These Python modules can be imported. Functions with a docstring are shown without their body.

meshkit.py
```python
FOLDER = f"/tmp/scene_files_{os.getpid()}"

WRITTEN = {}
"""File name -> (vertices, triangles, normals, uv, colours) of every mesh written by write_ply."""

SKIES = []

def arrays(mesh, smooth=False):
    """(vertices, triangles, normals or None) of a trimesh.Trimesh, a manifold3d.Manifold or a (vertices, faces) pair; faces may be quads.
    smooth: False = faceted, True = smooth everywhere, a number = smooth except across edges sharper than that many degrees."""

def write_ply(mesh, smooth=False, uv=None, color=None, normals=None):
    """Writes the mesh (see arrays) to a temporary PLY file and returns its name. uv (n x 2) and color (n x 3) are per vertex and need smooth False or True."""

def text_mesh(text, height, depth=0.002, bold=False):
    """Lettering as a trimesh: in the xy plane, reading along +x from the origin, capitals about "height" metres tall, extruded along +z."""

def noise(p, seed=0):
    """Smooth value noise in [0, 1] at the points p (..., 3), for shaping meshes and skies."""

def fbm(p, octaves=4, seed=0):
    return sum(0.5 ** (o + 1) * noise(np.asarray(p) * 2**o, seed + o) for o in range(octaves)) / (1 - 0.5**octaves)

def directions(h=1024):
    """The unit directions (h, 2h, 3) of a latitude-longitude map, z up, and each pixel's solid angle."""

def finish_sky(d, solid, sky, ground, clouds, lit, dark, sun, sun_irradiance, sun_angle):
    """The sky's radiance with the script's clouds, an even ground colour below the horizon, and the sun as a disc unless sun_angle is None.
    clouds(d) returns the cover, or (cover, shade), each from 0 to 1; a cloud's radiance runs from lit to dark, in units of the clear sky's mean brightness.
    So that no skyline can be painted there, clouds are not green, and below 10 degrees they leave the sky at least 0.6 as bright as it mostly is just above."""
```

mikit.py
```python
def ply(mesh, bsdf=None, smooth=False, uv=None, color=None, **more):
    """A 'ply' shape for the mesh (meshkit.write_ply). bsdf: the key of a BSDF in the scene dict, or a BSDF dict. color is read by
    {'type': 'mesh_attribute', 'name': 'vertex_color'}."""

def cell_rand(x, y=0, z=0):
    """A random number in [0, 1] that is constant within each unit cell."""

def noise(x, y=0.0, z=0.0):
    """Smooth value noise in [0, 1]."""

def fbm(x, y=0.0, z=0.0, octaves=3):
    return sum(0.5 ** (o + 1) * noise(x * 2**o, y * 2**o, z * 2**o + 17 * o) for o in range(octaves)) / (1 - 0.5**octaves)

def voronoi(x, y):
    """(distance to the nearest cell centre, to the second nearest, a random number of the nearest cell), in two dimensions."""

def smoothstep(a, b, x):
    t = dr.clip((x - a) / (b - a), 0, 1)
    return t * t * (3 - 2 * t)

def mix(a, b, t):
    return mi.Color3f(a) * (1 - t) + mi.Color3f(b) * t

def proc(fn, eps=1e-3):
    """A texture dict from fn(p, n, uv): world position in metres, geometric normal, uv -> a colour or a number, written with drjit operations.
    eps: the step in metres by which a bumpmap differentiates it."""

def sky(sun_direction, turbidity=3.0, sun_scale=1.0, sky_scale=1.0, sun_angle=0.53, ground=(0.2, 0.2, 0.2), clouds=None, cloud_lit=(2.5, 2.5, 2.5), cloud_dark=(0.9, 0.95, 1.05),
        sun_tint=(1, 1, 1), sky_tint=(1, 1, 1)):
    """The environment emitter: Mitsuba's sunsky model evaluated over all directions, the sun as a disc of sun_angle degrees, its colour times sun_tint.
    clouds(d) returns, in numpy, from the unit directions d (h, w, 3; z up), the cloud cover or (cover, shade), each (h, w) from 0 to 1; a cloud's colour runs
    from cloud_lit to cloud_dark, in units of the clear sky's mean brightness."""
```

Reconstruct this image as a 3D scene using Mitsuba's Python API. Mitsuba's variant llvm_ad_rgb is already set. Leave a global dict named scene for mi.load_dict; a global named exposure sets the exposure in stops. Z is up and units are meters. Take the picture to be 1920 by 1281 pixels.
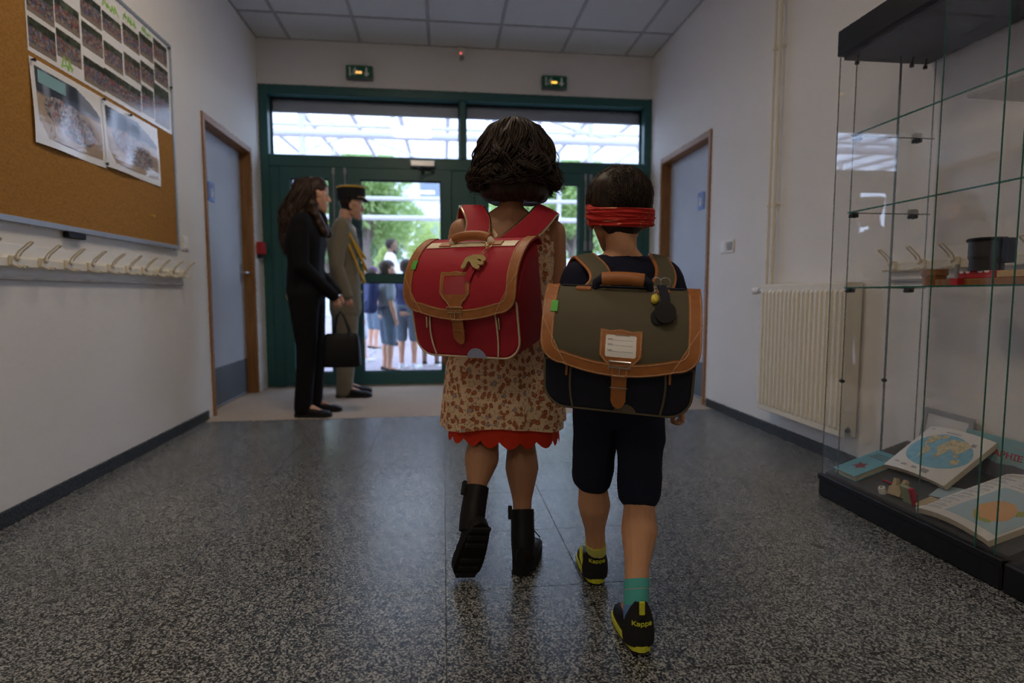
import math
import numpy as np, trimesh, shapely, manifold3d as m3
from shapely.geometry import Polygon, box as sbox, Point, LineString
from shapely import affinity
import drjit as dr
import mitsuba as mi
import mikit, meshkit
from mikit import proc, noise, fbm, voronoi, cell_rand, smoothstep, mix

rng = np.random.default_rng(7)
scene, labels = {}, {}
A = np.array

# ---------------------------------------------------------------- camera, sky, lamps, exposure
YAW, PITCH, FOCAL, EYE = 0.1188, -0.0815, 1081.0, 0.84
look = A([math.sin(YAW) * math.cos(PITCH), math.cos(YAW) * math.cos(PITCH), math.sin(PITCH)])
scene['camera'] = {'type': 'thinlens', 'fov': math.degrees(2 * math.atan(960 / FOCAL)), 'fov_axis': 'x',
                   'aperture_radius': 0.0042, 'focus_distance': 1.5, 'near_clip': 0.02, 'far_clip': 500.0,
                   'to_world': mi.ScalarTransform4f().look_at(origin=[0, 0, EYE], target=(A([0, 0, EYE]) + look).tolist(), up=[0, 0, 1])}
exposure = 0.0


def cloud_cover(d):
    n = meshkit.fbm(d * 3.0, 3, 5)
    return np.full(d.shape[:2], 0.93), np.clip(0.10 + 0.35 * (n - 0.35), 0, 1)


scene['sky'] = mikit.sky([0.35, 0.55, 0.75], turbidity=4.0, sun_angle=None, sky_scale=14.0, clouds=cloud_cover,
                         cloud_lit=(2.0, 2.55, 3.55), cloud_dark=(1.05, 1.32, 1.82), ground=(0.25, 0.24, 0.25))
LAMP = (3.2, 2.66, 2.05)           # radiance of the square ceiling luminaires
LAMP_CELLS = [(2, 4), (2, 8), (2, 12)]  # (column, row) of the ceiling grid

# room (metres): camera stands at x = 0, y = 0, corridor runs along +y
XL, XR, YF, ZC, YB = -1.585, 1.971, 5.392, 3.046, -4.2


# ---------------------------------------------------------------- helpers
def key_for(name):
    if name not in scene and name not in used:
        used.add(name)
        return name
    n = 1
    while f'{name}_{n:03d}' in used or f'{name}_{n:03d}' in scene:
        n += 1
    used.add(f'{name}_{n:03d}')
    return f'{name}_{n:03d}'


used = set()


def note(key, label=None, cat=None, group=None, kind=None):
    d = {k: v for k, v in (('label', label), ('category', cat), ('group', group), ('kind', kind)) if v}
    if d:
        labels[key] = {**labels.get(key, {}), **d}


def thing(name, label, cat, group=None, kind=None):
    """A thing without an entry of its own: its parts' keys start with the returned key."""
    k = key_for(name)
    note(k, label, cat, group, kind)
    return k


def put(name, mesh, mat, parent=None, smooth=False, label=None, cat=None, group=None, kind=None, **more):
    """ONE mesh of the scene; a child when parent is given."""
    if isinstance(mesh, list):
        mesh = trimesh.util.concatenate(mesh)
    k = key_for(f'{parent}__{name}' if parent else name)
    scene[k] = mesh if isinstance(mesh, dict) else mikit.ply(mesh, mat, smooth=smooth, **more)
    note(k, label, cat, group, kind)
    return k


def box(x0, x1, y0, y1, z0, z1, c=0.0):
    if x0 > x1: x0, x1 = x1, x0
    if y0 > y1: y0, y1 = y1, y0
    if z0 > z1: z0, z1 = z1, z0
    if c <= 0:
        m = trimesh.creation.box((x1 - x0, y1 - y0, z1 - z0))
        m.apply_translation(((x0 + x1) / 2, (y0 + y1) / 2, (z0 + z1) / 2))
        return m
    c = min(c, (x1 - x0) * .45, (y1 - y0) * .45, (z1 - z0) * .45)
    p = []
    for a in (0, 1):
        for b in (0, 1):
            for d in (0, 1):
                q = A([(x0, x1)[a], (y0, y1)[b], (z0, z1)[d]])
                s = A([1 - 2 * a, 1 - 2 * b, 1 - 2 * d]) * c
                p += [q + s * [0, 1, 1], q + s * [1, 0, 1], q + s * [1, 1, 0]]
    return trimesh.convex.convex_hull(A(p))


def tube(path, r, sides=8, closed=False, caps=True):
    p = A(path, dtype=float)
    n = len(p)
    r = np.broadcast_to(r, (n,))
    if closed:
        t = np.roll(p, -1, 0) - np.roll(p, 1, 0)
    else:
        t = np.gradient(p, axis=0)
    t /= np.linalg.norm(t, axis=1, keepdims=True) + 1e-12
    a = np.zeros_like(p)
    ref = A([0, 0, 1.0]) if abs(t[0][2]) < .9 else A([1.0, 0, 0])
    for i in range(n):
        ref = ref - t[i] * (ref @ t[i])
        ref /= np.linalg.norm(ref) + 1e-12
        a[i] = ref
    b = np.cross(t, a)
    ang = np.arange(sides) * 2 * np.pi / sides
    v = p[:, None] + r[:, None, None] * (np.cos(ang)[None, :, None] * a[:, None] + np.sin(ang)[None, :, None] * b[:, None])
    m = n if closed else n - 1
    i, j = np.meshgrid(np.arange(m), np.arange(sides), indexing='ij')
    i2 = (i + 1) % n
    q = np.stack([i * sides + j, i * sides + (j + 1) % sides, i2 * sides + (j + 1) % sides, i2 * sides + j], -1).reshape(-1, 4)
    f = [q[:, [0, 1, 2]], q[:, [0, 2, 3]]]
    v = v.reshape(-1, 3)
    if caps and not closed:
        v = np.vstack([v, p[:1], p[-1:]])
        k = np.arange(sides)
        f.append(np.stack([np.full(sides, n * sides), (k + 1) % sides, k], 1))
        f.append(np.stack([np.full(sides, n * sides + 1), (n - 1) * sides + k, (n - 1) * sides + (k + 1) % sides], 1))
    return trimesh.Trimesh(v, np.vstack(f), process=False)


def many_tubes(P, R, sides=4):
    """N polylines (N, M, 3) with radii (N, M) or (M,) as one mesh."""
    N, M, _ = P.shape
    R = np.broadcast_to(R, (N, M))
    t = np.gradient(P, axis=1)
    t /= np.linalg.norm(t, axis=2, keepdims=True) + 1e-12
    a = np.cross(t, A([0.31, 0.92, 0.23]))
    a /= np.linalg.norm(a, axis=2, keepdims=True) + 1e-9
    b = np.cross(t, a)
    ang = np.arange(sides) * 2 * np.pi / sides
    v = P[:, :, None] + R[:, :, None, None] * (np.cos(ang)[None, None, :, None] * a[:, :, None] + np.sin(ang)[None, None, :, None] * b[:, :, None])
    k, i, j = np.meshgrid(np.arange(N), np.arange(M - 1), np.arange(sides), indexing='ij')
    base = (k * M + i) * sides
    q = np.stack([base + j, base + (j + 1) % sides, base + sides + (j + 1) % sides, base + sides + j], -1).reshape(-1, 4)
    return trimesh.Trimesh(v.reshape(-1, 3), np.vstack([q[:, [0, 1, 2]], q[:, [0, 2, 3]]]), process=False)


def lathe(profile, axis='z', at=(0, 0, 0), sections=24):
    m = trimesh.creation.revolve(A(profile, dtype=float), sections=sections)
    if axis == 'x':
        m.apply_transform(A([[0, 0, 1, 0], [1, 0, 0, 0], [0, 1, 0, 0], [0, 0, 0, 1.0]]))
    if axis == 'y':
        m.apply_transform(A([[0, 1, 0, 0], [0, 0, 1, 0], [1, 0, 0, 0], [0, 0, 0, 1.0]]))
    m.apply_translation(at)
    return m


def prism(poly, depth, M=None):
    m = [trimesh.creation.extrude_polygon(g, depth, engine='earcut') for g in getattr(poly, 'geoms', [poly]) if not g.is_empty]
    m = trimesh.util.concatenate(m)
    if M is not None:
        m.apply_transform(M)
    return m


def frame(o, ex, ey):
    """4x4 with columns ex, ey, ex x ey and origin o."""
    ex, ey = A(ex, dtype=float), A(ey, dtype=float)
    ex /= np.linalg.norm(ex)
    ey = ey - ex * (ex @ ey)
    ey /= np.linalg.norm(ey)
    M = np.eye(4)
    M[:3, 0], M[:3, 1], M[:3, 2], M[:3, 3] = ex, ey, np.cross(ex, ey), o
    return M


def wrap(poly, t, off, F, edge=0.012):
    """A flat outline (shapely, in the u-s plane of a sheet) as a solid of thickness t lying off above the sheet F(u, s, height)."""
    x0, y0, x1, y1 = poly.bounds
    nx, ny = max(1, int(np.ceil((x1 - x0) / edge))), max(1, int(np.ceil((y1 - y0) / edge)))
    xs_, ys_ = np.linspace(x0, x1, nx + 1), np.linspace(y0, y1, ny + 1)
    V, Fc, n = [], [], 0
    shapely.prepare(poly)
    cells = [sbox(xs_[i], ys_[j], xs_[i + 1], ys_[j + 1]) for i in range(nx) for j in range(ny)]
    for c in shapely.intersection(poly, cells):
        for g in getattr(c, 'geoms', [c]):
            if g.geom_type != 'Polygon' or g.area < 1e-10:
                continue
            v, f = trimesh.creation.triangulate_polygon(g, engine='earcut')
            V.append(v); Fc.append(f + n); n += len(v)
    V, Fc = np.vstack(V), np.vstack(Fc)
    _, idx, inv = np.unique(np.round(V, 7), axis=0, return_index=True, return_inverse=True)
    V, Fc = V[idx], inv.reshape(-1)[Fc]
    Fc = Fc[(Fc[:, 0] != Fc[:, 1]) & (Fc[:, 1] != Fc[:, 2]) & (Fc[:, 0] != Fc[:, 2])]
    e = np.vstack([Fc[:, [0, 1]], Fc[:, [1, 2]], Fc[:, [2, 0]]])
    key, first, cnt = np.unique(np.sort(e, 1), axis=0, return_index=True, return_counts=True)
    b = e[first[cnt == 1]]
    m = len(V)
    lo, hi = F(V[:, 0], V[:, 1], np.full(m, off)), F(V[:, 0], V[:, 1], np.full(m, off + t))
    w = np.vstack([np.stack([b[:, 0], b[:, 1], b[:, 1] + m], 1), np.stack([b[:, 0], b[:, 1] + m, b[:, 0] + m], 1)])
    # side walls keep their own vertices, so that smooth shading does not round the rim
    return trimesh.Trimesh(np.vstack([lo, hi]), np.vstack([Fc[:, ::-1], Fc + m, w]), process=False)


def grid(F, nu, nv, closed_u=False):
    u, v = np.meshgrid(np.linspace(0, 1, nu), np.linspace(0, 1, nv), indexing='ij')
    p = F(u.ravel(), v.ravel())
    i, j = np.meshgrid(np.arange(nu - 1), np.arange(nv - 1), indexing='ij')
    q = np.stack([i * nv + j, (i + 1) * nv + j, (i + 1) * nv + j + 1, i * nv + j + 1], -1).reshape(-1, 4)
    return trimesh.Trimesh(p, np.vstack([q[:, [0, 1, 2]], q[:, [0, 2, 3]]]), process=False), np.stack([u.ravel(), v.ravel()], 1)


def loft(rings, caps=True):
    """rings: (k, n, 3) closed outlines."""
    r = A(rings)
    k, n, _ = r.shape
    i, j = np.meshgrid(np.arange(k - 1), np.arange(n), indexing='ij')
    q = np.stack([i * n + j, i * n + (j + 1) % n, (i + 1) * n + (j + 1) % n, (i + 1) * n + j], -1).reshape(-1, 4)
    v, f = r.reshape(-1, 3), [q[:, [0, 1, 2]], q[:, [0, 2, 3]]]
    if caps:
        v = np.vstack([v, r[0].mean(0), r[-1].mean(0)])
        a = np.arange(n)
        f.append(np.stack([np.full(n, k * n), (a + 1) % n, a], 1))
        f.append(np.stack([np.full(n, k * n + 1), (k - 1) * n + a, (k - 1) * n + (a + 1) % n], 1))
    return trimesh.Trimesh(v, np.vstack(f), process=False)


def solid(mesh):
    mesh = mesh.copy()
    mesh.merge_vertices()
    return m3.Manifold(m3.Mesh(vert_properties=np.asarray(mesh.vertices, np.float32), tri_verts=np.asarray(mesh.faces, np.uint32)))


def tri(man):
    m = man.to_mesh()
    return trimesh.Trimesh(np.asarray(m.vert_properties[:, :3], float), np.asarray(m.tri_verts, int), process=True)


def ball(p, r, n=20):
    return m3.Manifold.sphere(float(r), n).translate([float(x) for x in p])


def hull(*pr, n=20):
    return m3.Manifold.batch_hull([ball(p, r, n) for p, r in pr])


def union(parts):
    return m3.Manifold.batch_boolean(parts, m3.OpType.Add)


def skin(parts, res=0.012, it=10):
    """Hulls joined into one smooth surface (Taubin smoothing; no vertex strays far from where it was)."""
    from scipy.sparse import coo_matrix, diags
    q = union(parts).simplify(res * .08).refine_to_length(res).to_mesh()
    v0, f = np.asarray(q.vert_properties[:, :3], float), np.asarray(q.tri_verts, int)
    e = np.vstack([f[:, [0, 1]], f[:, [1, 2]], f[:, [2, 0]]])
    n = len(v0)
    W = coo_matrix((np.ones(2 * len(e)), (np.r_[e[:, 0], e[:, 1]], np.r_[e[:, 1], e[:, 0]])), shape=(n, n)).tocsr()
    W.data[:] = 1
    W = diags(1 / np.maximum(np.asarray(W.sum(1)).ravel(), 1)) @ W
    v = v0.copy()
    for k in range(it):
        v = v + .5 * (W @ v - v)
        v = v - .52 * (W @ v - v)
    d = v - v0
    l = np.linalg.norm(d, axis=1, keepdims=True)
    v = v0 + d * np.minimum(1, res * .9 / np.maximum(l, 1e-9))
    return trimesh.Trimesh(v, f, process=False)


def folds(m, amp, scale, seed=0, zs=1.0):
    m.vertices = m.vertices + m.vertex_normals * ((meshkit.fbm(m.vertices * [scale, scale, scale * zs], 3, seed) - .5) * 2 * amp)[:, None]
    return m


def lerp(a, b, t):
    return A(a, dtype=float) * (1 - t) + A(b, dtype=float) * t


# ---------------------------------------------------------------- materials
def rgb(c):
    return {'type': 'rgb', 'value': list(map(float, c))}


def mat(name, color, rough=0.6, spec=0.5, metal=0.0, two=True, **more):
    d = {'type': 'principled', 'base_color': color if isinstance(color, dict) else rgb(color), 'roughness': rough, 'specular': spec, 'metallic': metal, **more}
    scene['mat_' + name] = {'type': 'twosided', 'bsdf': d} if two else d
    return 'mat_' + name


def f_paint(p, n, uv):
    k = fbm(p.x * 2.3, p.y * 2.3, p.z * 2.3) * .06 + noise(p.x * 90, p.y * 90, p.z * 90) * .035
    return mi.Color3f(.74, .715, .68) * (.955 + k)


def f_terrazzo(p, n, uv):
    g1, g2, w = voronoi(p.x * 265 + .6 * noise(p.x * 340, p.y * 340), p.y * 265)
    b = noise(p.x * 520 + 7, p.y * 520, p.z * 520)
    e = noise(p.x * 120 + 3, p.y * 120, p.z * 120)
    k = w * .66 + b * .16 + e * .18
    c = mix((.009, .0115, .0125), (.115, .118, .118), smoothstep(.40, .52, k))
    c = mix(c, (.335, .335, .325), smoothstep(.60, .72, k))
    r = noise(p.x * 1.7, p.y * 1.7)
    d1, d2, q = voronoi(p.x * 3.1, p.y * 3.1)
    chip = dr.select((q > .80) & (d1 + .12 * noise(p.x * 40, p.y * 40) < .085), mi.Float(1), mi.Float(0))
    return mix(c * (.86 + .28 * r), (.018, .019, .022), chip * .9)


def f_granite(p, n, uv):
    return mix((.008, .010, .010), (.075, .078, .075), smoothstep(.45, .75, noise(p.x * 330, p.y * 330, p.z * 330)))


def f_ceiling(p, n, uv):
    return mi.Color3f(.58, .575, .56) * (.93 + .07 * noise(p.x * 160, p.y * 160))


def f_cork(p, n, uv):
    k = noise(p.x * 300, p.y * 300, p.z * 300) * .5 + noise(p.x * 130, p.y * 130, p.z * 130) * .5
    return mix((.26, .118, .025), (.43, .215, .052), k)


def f_mat(p, n, uv):
    return mi.Color3f(.36, .30, .245) * (.80 + .28 * noise(p.x * 260, p.y * 260) + .12 * noise(p.x * 3, p.y * 5))


def f_wood(p, n, uv):
    g = noise(p.x * 90, p.y * 90, p.z * 5 + 3 * noise(p.x * 9, p.y * 9, p.z * 2))
    return mix((.20, .085, .022), (.33, .155, .048), g)


def f_floral(p, n, uv):
    base = mi.Color3f(.86, .64, .42)
    u = dr.atan2(p.y - 1.795, p.x - .193) * .17
    v = p.z
    d1, d2, w = voronoi(u * 50, v * 50)
    petal = .37 + .08 * dr.sin(noise(u * 95, v * 95) * 20)
    fl = dr.select((w > .22) & (d1 < petal), mi.Float(1), mi.Float(0))
    ring = dr.select((w > .22) & (d1 < petal) & (d1 > petal * .70), mi.Float(1), mi.Float(0))
    e1, e2, e3 = voronoi(u * 150 + 3, v * 150)
    spot = dr.select((e3 > .66) & (e1 < .34), mi.Float(1), mi.Float(0))
    c = mix(base, (.30, .17, .09), spot * (1 - fl) * .8)
    c = mix(c, (.50, .17, .07), fl)
    c = mix(c, (.27, .075, .035), ring * .85)
    return mix(c, (.42, .42, .45), dr.select((w > .36) & (w < .46) & (d1 < .3), mi.Float(.8), mi.Float(0)))


def f_weave(p, n, uv):
    return mi.Float(noise(p.x * 900, p.y * 900, p.z * 900))


def f_leather(p, n, uv):
    return mix((.27, .090, .022), (.39, .142, .038), fbm(p.x * 60, p.y * 60, p.z * 60))


def f_skin(p, n, uv):
    return mi.Color3f(.52, .27, .152) * (.93 + .14 * fbm(p.x * 30, p.y * 30, p.z * 30))


def f_hair(p, n, uv):
    return mix((.007, .005, .004), (.036, .020, .012), noise(p.x * 160, p.y * 160, p.z * 24))


def f_crowd(p, n, uv):
    """Flat print of a class photograph: trees above, rows of people, ground below."""
    y, z = p.y, p.z
    u, v = uv.x, uv.y
    g = noise(y * 90, z * 90)
    tree = mix((.02, .028, .02), (.13, .15, .10), g * noise(y * 9, z * 9) * 1.6)
    cid = cell_rand(y * 75, z * 75, 3)
    cx = noise(y * 130, z * 130, 2)
    ppl = mix((.03, .03, .04), (.42, .33, .30), cx)
    ppl = mix(ppl, (.30, .07, .05), dr.select(cid > .8, mi.Float(.7), mi.Float(0)))
    ppl = mix(ppl, (.10, .14, .28), dr.select(cid < .22, mi.Float(.7), mi.Float(0)))
    ground = mi.Color3f(.30, .245, .20)
    w = v + .10 * (noise(u * 9, v * 4, y * 3) - .5)
    c = mix(ground, ppl, smoothstep(.14, .20, w))
    return mix(c, tree, smoothstep(.66, .74, w)) * .8


def f_school(p, n, uv):
    """Flat print of the whole school on the playground, seen from above."""
    u, v = uv.x, uv.y
    cid = noise(p.y * 120, p.z * 120)
    c2 = cell_rand(p.y * 95, p.z * 95, 1)
    ppl = mix((.035, .035, .05), (.50, .45, .46), cid)
    ppl = mix(ppl, (.45, .10, .08), dr.select(c2 > .90, mi.Float(.6), mi.Float(0)))
    ground = mix((.40, .30, .22), (.46, .36, .27), noise(u * 6, v * 6))
    back = mix((.05, .06, .08), (.25, .28, .36), smoothstep(.35, .7, noise(u * 7, v * 1.3, 4)))
    w = .10 * (noise(u * 7, v * 7, 1.5) - .5)
    e = dr.square((u - .50 + w) / .40) + dr.square((v - .40 + w - (u - .5) * -.25) / .27)
    c = mix(ground, back, smoothstep(.60, .66, v + w * .5))
    return mix(c, ppl, dr.select(e < 1, mi.Float(1), mi.Float(0)))


def f_sea(p, n, uv):
    k = fbm(p.x * 60, p.y * 60, p.z * 60)
    return mix((.13, .37, .52), (.28, .53, .64), k)


def f_land(p, n, uv):
    k = fbm(p.x * 110, p.y * 110, p.z * 110)
    return mix((.62, .56, .38), (.47, .40, .23), smoothstep(.35, .7, k))


def f_pave(p, n, uv):
    return mi.Color3f(.30, .262, .285) * (.85 + .2 * noise(p.x * 60, p.y * 60) + .1 * noise(p.x * 1.5, p.y * 1.5))


def f_bandana(p, n, uv):
    d1, d2, w = voronoi((p.x + p.y) * 130, p.z * 130)
    s = dr.select((w > .80) & (d1 < .26), mi.Float(1), mi.Float(0))
    return mix((.40, .016, .013), (.66, .36, .20), s * .75)


M = {}
for k, v in dict(
    paint=(proc(f_paint), .75, .25), terrazzo=(proc(f_terrazzo), .29, .36), tile=(proc(f_ceiling), .9, .2), cork=(proc(f_cork), .9, .2),
    coir=(proc(f_mat), .92, .2), wood=(proc(f_wood), .5, .4), leather=(proc(f_leather), .48, .45), skin=(proc(f_skin), .52, .4),
    pave=(proc(f_pave), .85, .2), bandana=(proc(f_bandana), .7, .3), sea=(proc(f_sea), .5, .4), land=(proc(f_land), .6, .3),
    crowd=(proc(f_crowd), .16, .5), school=(proc(f_school), .10, .5),
    grid=((.36, .36, .35), .7, .3), grout=((.10, .10, .10), .8, .2), granite=(proc(f_granite), .5, .3), green=((.020, .098, .092), .38, .5),
    gasket=((.006, .007, .008), .6, .3), door=((.42, .45, .50), .55, .4), kick=((.10, .115, .13), .5, .4), metal=((.55, .55, .55), .35, .5, 1.0),
    gold=((.83, .56, .20), .30, .5, 1.0), brass=((.75, .60, .34), .25, .5, 1.0), chrome=((.75, .75, .75), .18, .5, 1.0), alu=((.30, .33, .37), .45, .5, .3), white=((.78, .77, .74), .45, .5),
    cream=((.72, .66, .53), .42, .5), ivory=((.74, .72, .66), .45, .5), black=((.007, .007, .008), .45, .3), soot=((.012, .012, .013), .8, .3), redplastic=((.42, .02, .02), .4, .5),
    signgreen=((.0, .115, .055), .4, .5), signblue=((.09, .18, .52), .4, .5), paper=((.80, .79, .77), .22, .5), print=((.70, .69, .66), .6, .3),
    scribble=((.24, .52, .06), .6, .3), edge=((.022, .13, .105), .15, .5), edgegrey=((.10, .125, .115), .2, .5), charcoal=((.022, .022, .024), .55, .35), deck=((.055, .057, .058), .5, .4), maroon=((.20, .045, .06), .6, .3),
    inkgrey=((.33, .33, .34), .7, .2), inkred=((.36, .02, .05), .6, .3), bookblue=((.14, .36, .43), .5, .4), bookteal=((.20, .37, .38), .5, .4), bookgrey=((.11, .11, .13), .5, .4),
    pageedge=((.56, .50, .38), .8, .2), paleprint=((.40, .53, .58), .5, .3), orangeland=((.68, .40, .20), .6, .3), greenland=((.38, .42, .13), .6, .3), bone=((.47, .38, .22), .5, .4),
    bookgreen=((.26, .30, .19), .6, .3), lightwood=((.55, .36, .15), .5, .4), redcard=((.50, .02, .02), .5, .4), oldmetal=((.045, .045, .048), .45, .5, .4), greyboard=((.14, .14, .155), .6, .3),
    red=((.36, .017, .031), .66, .3), reddark=((.36, .008, .020), .65, .3), gpiping=((.66, .57, .40), .45, .5), olive=((.086, .075, .046), .7, .3), navy=((.012, .014, .026), .75, .25),
    stitch=((.62, .48, .30), .7, .2), taggreen=((.10, .45, .07), .6, .3), glitter=((.52, .40, .17), .38, .5, .7), bluefelt=((.32, .36, .52), .8, .2),
    scallop=((.60, .035, .012), .75, .25), blackboot=((.005, .005, .006), .55, .22), tanskin=((.37, .185, .102), .52, .4), sole=((.006, .006, .006), .7, .2), lime=((.52, .55, .035), .55, .4), teal=((.075, .36, .34), .85, .2), blue=((.10, .20, .42), .85, .2),
    limesock=((.50, .52, .13), .85, .2), navycloth=((.010, .012, .028), .85, .2), blackcloth=((.006, .006, .007), .85, .2), khaki=((.20, .175, .125), .8, .2), khakidark=((.12, .10, .07), .8, .2), shirt=((.74, .73, .72), .8, .2),
    yellowcord=((.60, .36, .03), .6, .3), paleskin=((.60, .33, .22), .5, .4), darkskin=((.20, .11, .07), .5, .4), eye=((.75, .73, .70), .2, .5), iris=((.03, .02, .015), .2, .5), lips=((.38, .13, .11), .45, .4),
    denim=((.13, .17, .22), .85, .2), bluebag=((.022, .035, .12), .7, .3), greytee=((.25, .30, .34), .85, .2), purple=((.10, .035, .12), .7, .3), palebl=((.35, .48, .66), .7, .2), stripe=((.60, .62, .66), .8, .2),
    steel=((.66, .64, .66), .5, .4), bark=((.16, .13, .11), .85, .2), facade=((.72, .74, .78), .8, .2), pane2=((.20, .25, .32), .2, .5), fence=((.70, .76, .84), .6, .3), stone=((.46, .44, .45), .85, .2), charmyellow=((.60, .48, .05), .4, .5),
).items():
    M[k] = mat(k, *v)
# cloth and paper seen from both sides, hair, leaves, glass, roof sheet
M['floral'] = mat('floral', proc(f_floral), .85, .2, two=True)
M['hairbrown'] = mat('hairbrown', (.034, .017, .010), .5, .3)
M['hair'] = mat('hair', proc(f_hair), .55, .28, two=True)
scene['mat_glass'] = {'type': 'thindielectric', 'int_ior': 1.52}
M['glass'] = 'mat_glass'
for k, c, tr in (('leaf', (.40, .54, .22), 1.0), ('leaflight', (.58, .68, .30), 1.1), ('leafdark', (.32, .44, .24), .9)):
    scene['mat_' + k] = {'type': 'principledthin', 'base_color': rgb(c), 'roughness': .6, 'diff_trans': tr, 'spec_trans': 0.0}
    M[k] = 'mat_' + k
scene['mat_roofsheet'] = {'type': 'principledthin', 'base_color': rgb((.94, .95, .97)), 'roughness': .6, 'diff_trans': 1.75, 'spec_trans': 0.0}
M['roofsheet'] = 'mat_roofsheet'


def lit(name, mesh, radiance, parent=None, **k):
    """A mesh that gives off light."""
    return put(name, {**mikit.ply(mesh, M['white']), 'emitter': {'type': 'area', 'radiance': rgb(radiance)}}, None, parent, **k)

# ---------------------------------------------------------------- the room
def slab_with_holes(axis, at, thick, a0, a1, z0, z1, holes):
    """A wall along the other axis as one mesh with rectangular openings."""
    p = sbox(a0, z0, a1, z1)
    for h in holes:
        p = p.difference(sbox(*h))
    m = prism(p, abs(thick))
    if axis == 'x':   # plane x = at, (a, z) -> (y, z)
        T = A([[0, 0, 1, at if thick > 0 else at + thick], [1, 0, 0, 0], [0, 1, 0, 0], [0, 0, 0, 1.0]])
    else:
        T = A([[1, 0, 0, 0], [0, 0, -1, at + abs(thick)], [0, 1, 0, 0], [0, 0, 0, 1.0]])
    m.apply_transform(T)
    return m


DL, DR_ = (4.155, 5.135), (4.135, 5.115)     # side door openings
put('wall_left', slab_with_holes('x', XL, -.16, YB, YF, 0, ZC + .1, [(DL[0], -.1, DL[1], 2.05)]), M['paint'], kind='structure', label='off-white painted wall with the cork board and the coat hooks')
put('wall_right', slab_with_holes('x', XR, .16, YB, YF, 0, ZC + .1, [(DR_[0], -.1, DR_[1], 2.045)]), M['paint'], kind='structure', label='off-white painted wall with the radiator and the display case')
put('wall_far', slab_with_holes('y', YF, .20, XL - .16, XR + .16, 0, ZC + .1, [(-1.583, -.1, XR + .012, 2.667)]), M['paint'], kind='structure', label='off-white wall above the green entrance with two exit signs')
put('wall_near', box(XL - .16, XR + .16, YB - .15, YB, 0, ZC + .1), M['paint'], kind='structure', label='off-white wall closing the corridor behind the viewer')

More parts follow.
